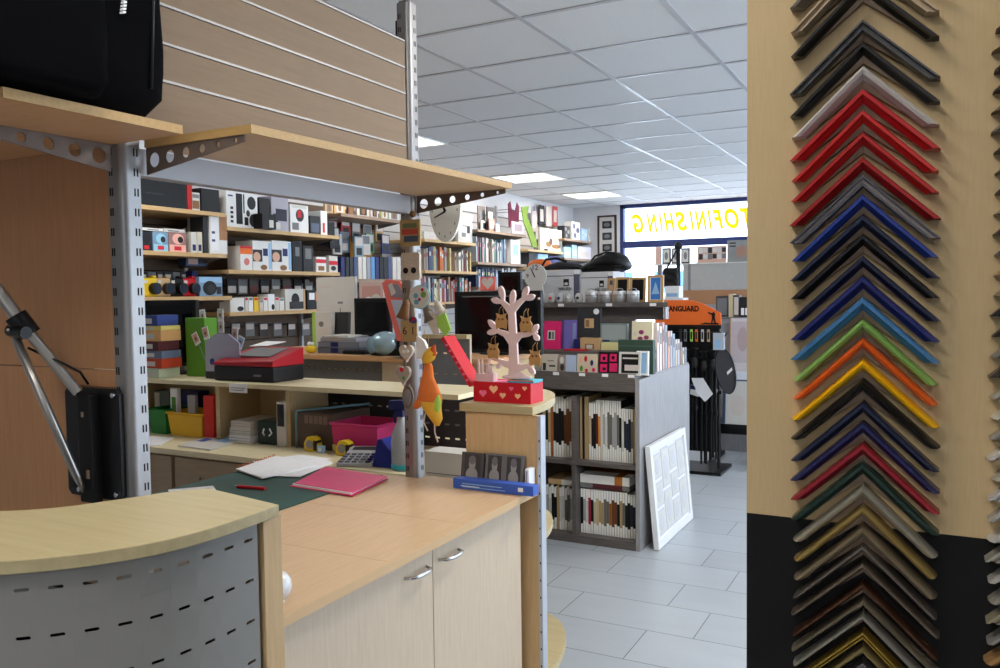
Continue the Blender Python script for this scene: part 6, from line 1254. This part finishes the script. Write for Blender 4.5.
bx('header_strip', BLACK, vr, pa[0], pb[0], YV-.002, YV+.02, zb_-.03, zb_); xm = (pa[0]+pb[0])/2
for x in (pa[0]+.03, pb[0]-.03): M1(BLACKP).tube((x, YV+.056, .02), (x, YV+.056, zb_), .012).build('upright', BLACKP, vr)
bx('base_plate', BLACKP, vr, pa[0]-.02, pb[0]+.02, YV-.10, YV+.3, 0, .025, .003)
bx('back_panel', BLACK, vr, pa[0], pb[0]-.02, YV+.022, YV+.04, .16, zb_-.001)
for z in (zb_-.08, .62): bx('hook_bar', BLACKP, vr, pa[0], pb[0], YV+.005, YV+.02, z, z+.025)
for i in range(6):
    x = pa[0]+.115+.072*i; h = .88+.05*((i*5) % 3); ztp = zb_-.10
    t = thing('camera_tripod', ORD[i]+' folded black tripod from the left on the orange topped rack', 'tripod', (x, YV-.045, ztp-h), .3*i, 'folded tripods on the rack')
    for k in range(3):
        a_ = 2*PI*k/3+.4; dx, dy = .016*math.cos(a_), .016*math.sin(a_); M1(BLACK).tube((dx*1.4, dy*1.4, 0), (dx*1.2, dy*1.2, h*.4), .008).tube((dx*1.2, dy*1.2, h*.36), (dx, dy, h*.74), .0105).box(dx*1.2-.013, dx*1.2+.013, dy*1.2-.012, dy*1.2+.012, h*.36, h*.40).build('leg', BLACK, t)
    M1(CHAR).lathe([(.02, 0), (.024, .03), (.02, .06), (.012, .08)], (0, 0, h*.74), None, 12).build('shoulder', CHAR, t); M1(BLACK).lathe([(.012, 0), (.012, .05), (.022, .055), (.022, .10), (.03, .105), (.03, .115), (0, .117)], (0, 0, h*.78), None, 12).build('head', BLACK, t); M1(BLACKP).tube((0, 0, h*.86), (.05, -.05, h*.80), .005).build('pan_handle', BLACKP, t)
    M1(CHROME if i % 2 else OFFW).box(-.008, .008, -.030, -.027, h*.55, h*.58).build('badge', CHROME if i % 2 else OFFW, t)
for i, (px, m) in enumerate(((681, CHAR), (686, GREY), (692, LIME), (697, ORANGE), (703, OFFW), (709, TAN))):
    c = onY(px, 334, YV); pbox('hanging_tag', ('charcoal', 'grey', 'lime', 'orange', 'white', 'tan')[i]+' swing tag hanging just under the orange header', 'tag', (c.x, YV-.02, zb_-.13), .022, .004, .095, m, [('r', .2, .2, .8, .8, CHAR)], 0, 'swing tags under the header')
t = thing('price_sheet', 'white leaflet clipped on the black tripods', 'leaflet', (0, 0, 0)); YS = 6.27
for nm, pp, m in (('page', [(691.5, 378), (703, 378), (713, 394), (705, 402), (696, 392)], PAPER), ('lower_page', [(691, 384), (700, 392), (699, 397), (690, 394)], OFFW), ('dark_strip', [(691, 385), (695, 386), (696, 390), (691, 389)], NAVY)): M1(m).prism([P(a, b_, YS) for a, b_ in pp], YS-.002*(nm != 'lower_page'), YS+.001, None, 'y').build(nm, m, t)
M1(STEEL).tube((P(700, 382, YS)[0], YS, P(700, 382, YS)[1]), (P(700, 382, YS)[0], YV-.03, P(700, 382, YS)[1]+.02), .004).build('clip', STEEL, t)
# round black reflector bag
YR = 6.22; k3 = onY(727, 370, YR).x-onY(726, 370, YR).x; c = onY(725.5, 371, YR)
t = thing('reflector_bag', 'round black zip bag with a white label hanging beside the tripods', 'bag', (c.x, YR, c.z), 0); 
el = lambda rx, rz, n=28, tl=.15: [(k3*(rx*math.cos(2*PI*k/n)+tl*rz*math.sin(2*PI*k/n)*-1), k3*rz*math.sin(2*PI*k/n)) for k in range(n)]
M1(col(70, 70, 74, .6)).prism(el(10, 23.5), 0, .03, None, 'y').build('pouch', None, t, .006); M1(BLACKP).path([(x, -.002, z) for x, z in el(9.6, 23)+[el(9.6, 23)[0]]], .004).build('zip', BLACKP, t)
M1(PAPER).prism([(k3*2, -k3*4), (k3*7, k3*1), (k3*6.4, k3*4), (k3*1.4, -k3*1)], -.0014, 0, None, 'y').build('label', PAPER, t); M1(BLACK).path([(-k3*4, .01, k3*24), (-k3*3, .03, k3*34), (0, .09, k3*38)], .006).build('loop', BLACK, t)
facebox('hanging_bag', 'small clear packet hanging above the round black bag', 'packet', 713, 724, 333, onY(718, 350, 6.18).z, 6.18, .02, col(190, 196, 206, .2), [('r', .2, .1, .7, .6, SKYB)])
# poster rack right of tripods
pr_ = thing('print_rack', 'low black rack of mounted prints half hidden by the sample board', 'print rack'); YP = 6.72; ZR0 = onY(740, 432, 6.72).z
xa, xc = onY(706, 440, YP).x, onY(790, 440, YP).x
M1(BLACKP).box(xa, xc, YP, YP+.4, ZR0-.02, ZR0).box(xa, xc, YP-.01, YP+.004, ZR0-.02, ZR0+.06).box(xa, xc, YP+.38, YP+.395, ZR0, ZR0+.5).build('tray', BLACKP, pr_)
for x in (xa+.03, xc-.03): 
    for y in (YP+.02, YP+.36): M1(BLACKP).tube((x, y, .03), (x, y, ZR0-.0195), .012).build('leg', BLACKP, pr_)
for x in (xa+.03, xc-.03): bx('foot_rail', BLACKP, pr_, x-.015, x+.015, YP-.01, YP+.5, 0, .03)
ZR = ZR0+.0006
def print_(lab, px0, px1, py, Y, m, deco, tilt=-.08): facebox('mounted_print', lab, 'print', px0, px1, py, ZR, Y, .02, m, deco, tilt=tilt)
print_('tall pale print with a faint portrait, in the black print rack', 728, 765, 318, YP+.09, col(206, 200, 204), [('r', .04, .6, .6, .97, col(190, 180, 186)), ('e', .2, .7, .5, .92, col(176, 160, 160)), ('r', 0, 0, .03, 1, TAN)], -.1)
print_('white print with fine grey text in front of the pale portrait', 728, 764, 372, YP+.045, col(216, 222, 230), [('r', .1, .1+.09*k, .6, .13+.09*k, GREY) for k in range(8)], -.1)
print_('dark blue edged print at the left of the black print rack', 722, 760, 380, YP+.012, col(60, 80, 110), [('r', .08, .04, .98, .97, OFFW), ('e', .2, .3, .6, .7, PALE)], -.1)
print_('wide grey panel behind the pale portrait in the rack', 719, 770, 322, YP+.14, col(150, 152, 158), [('r', .02, .1, .1, .9, PALE)], -.1)
# chunky cartons on top behind
for i, (px0, px1, py, m, lab) in enumerate(((716, 728, 296, col(70, 66, 66), 'dark grey picture block leaning on the wide grey panel'), (728.5, 733, 294, col(206, 190, 150), 'narrow cream framed block above the print rack'), (733.5, 739, 295, col(80, 76, 74), 'dark block with white stripe above the print rack'), (739.5, 750, 297, col(40, 40, 44), 'black block with two white windows by the sample board'))):
    Y = 7.4; facebox('picture_block', lab, 'block', px0, px1, py, onY(735, 317, 7.4).z, Y, .12, m, [('r', .15, .1, .45, .45, PAPER), ('r', .55, .1, .85, .45, PAPER)] if i == 3 else [('r', .1, .1, .9, .9, (GREY, OFFW, PALE)[i % 3])] if i != 1 else None)
ps = thing('display_plinth', 'tall grey plinth behind the print rack carrying picture blocks', 'plinth', (0, 0, 0)); xa, xc = onY(714, 320, 7.38).x, onY(800, 320, 7.38).x; bx('body', GREYSIDE, ps, xa, xc, 7.36, 7.7, 0, onY(735, 317, 7.4).z-.0006-.015); bx('cap', GREY, ps, xa-.01, xc, 7.35, 7.71, onY(735, 317, 7.4).z-.0156, onY(735, 317, 7.4).z-.0006)

# ================================================================ window display partition
YW = 9.55; CAN = col(166, 164, 160, .7)
dp = thing('window_partition', 'grey backed display partition standing before the shop window', 'partition'); xa, xc = onY(683, 264, YW).x, onY(800, 264, YW).x; z1 = onY(715, 263.5, YW).z; z0 = onY(715, 290, YW).z; zz0 = onY(715, 304, YW).z
bx('back_sheet', CAN, dp, xa, xc, YW, YW+.03, z0, z1); bx('wooden_board', col(160, 116, 84, .6), dp, xa, xc, YW-.02, YW+.04, zz0, z0); bx('cabinet', GREYSIDE, dp, xa, xc, YW, YW+.5, 0, zz0); bx('ledge', OFFW, dp, xa, xc, YW-.01, YW+.25, z1, z1+.012); bx('stile', GREY, dp, xa+.06, xa+.09, YW-.006, YW, z0, z1)
zl = z1+.0126
def wp(lab, px0, px1, py, m, deco, Y=YW+.06): facebox('window_picture', lab, 'picture', px0, px1, py, zl, Y, .025, m, deco, tilt=-.03)
wp('pinkish board with framed pictures standing in the window', 655, 661, 247, col(206, 170, 156), None)
for i, (a, b_) in enumerate(((662, 670.5), (671.5, 680), (681, 689.5))): wp(ORD[i]+' of three dark framed couple pictures in the window', a, b_, 248, col(60, 46, 50), [('r', .14, .1, .86, .9, OFFW), ('e', .3, .25, .7, .75, GREY)])
wp('collage of small black and white photos on a pink board in the window', 697, 726, 246, col(206, 166, 150), [('r', .06+.16*i, .58+.04*(i % 2), .2+.16*i, .92-.03*(i % 2), (OFFW, PALE, CHAR)[i % 3]) for i in range(6)]+[('r', .06+.16*i, .2+.05*(i % 2), .2+.16*i, .54-.02*(i % 2), (CHAR, OFFW, GREY)[i % 3]) for i in range(6)])
wp('grey canvas with a pale figure in the window beside the sample board', 727, 752, 240, col(140, 140, 138), [('e', .35, .2, .8, .75, col(160, 126, 110)), ('r', .1, .7, .35, .76, CHAR), ('r', .1, .84, .35, .9, CHAR)])
bx('side_ledge', OFFW, dp, onY(653, 262, YW).x, xa, YW-.01, YW+.25, z1, z1+.012); bx('side_leg', GREY, dp, onY(656, 262, YW).x, onY(660, 262, YW).x, YW+.05, YW+.1, 0, z1)
# dark studio stand with hanging camera bag
YC = 8.6; st = thing('studio_stand', 'dark stand with a black camera bag hanging before the window', 'stand', (onY(678.5, 300, YC).x, YC, 0)); zt_ = onY(678, 247, YC).z
M1(BLACK).tube((0, 0, .02), (0, 0, zt_), .022).build('pole', BLACK, st); M1(BLACK).ball((0, 0, zt_+.01), .045).build('head', BLACK, st)
for k in range(3): a_ = 2*PI*k/3; M1(BLACK).tube((0, 0, .45), (.28*math.cos(a_), .28*math.sin(a_), .01), .012).build('leg', BLACK, st)
k3 = onY(679, 275, YC).x-onY(678, 275, YC).x; zb_ = onY(672, 287, YC).z; zt2 = onY(672, 268, YC).z
cb_ = thing('camera_bag', 'black camera bag hanging on the dark stand before the window', 'bag', (onY(673, 280, YC).x, YC-.07, zb_)); softbox('pouch', BLACK, cb_, 0, 0, 0, 15*k3, .08, zt2-zb_, 4, .01); M1(BLACK).path([(-.05, 0, zt2-zb_-.01), (.02, .02, zt2-zb_+.12), (5*k3, .045, zt2-zb_+.2)], .01).build('strap', BLACK, cb_)
facebox('white_box', 'white carton on a low stand below the black camera bag', 'box', 665, 679, 286, onY(672, 298, 8.0).z, 8.0, .15, PAPER, [('r', .1, .1, .9, .4, SKYB)])
pl = thing('plinth', 'slim white plinth carrying a white carton before the window', 'plinth', (onY(672, 298, 8.0).x, 8.0, 0)); zz = onY(672, 298, 8.0).z-.0006; bx('column', WHITE, pl, -.09, .09, 0, .18, .02, zz-.02); bx('cap', WHITE, pl, -.11, .11, -.01, .2, zz-.02, zz); bx('foot', GREY, pl, -.11, .11, -.01, .2, 0, .02)
S.view_settings.view_transform = 'Standard'; S.view_settings.look = 'None'; S.view_settings.gamma = 1; S.view_settings.use_curve_mapping = False
S.view_settings.exposure = .97
S.cycles.max_bounces = 8; S.cycles.diffuse_bounces = 5; S.cycles.transparent_max_bounces = 12; S.cycles.sample_clamp_indirect = 4; S.cycles.use_denoising = True
bpy.context.view_layer.update()
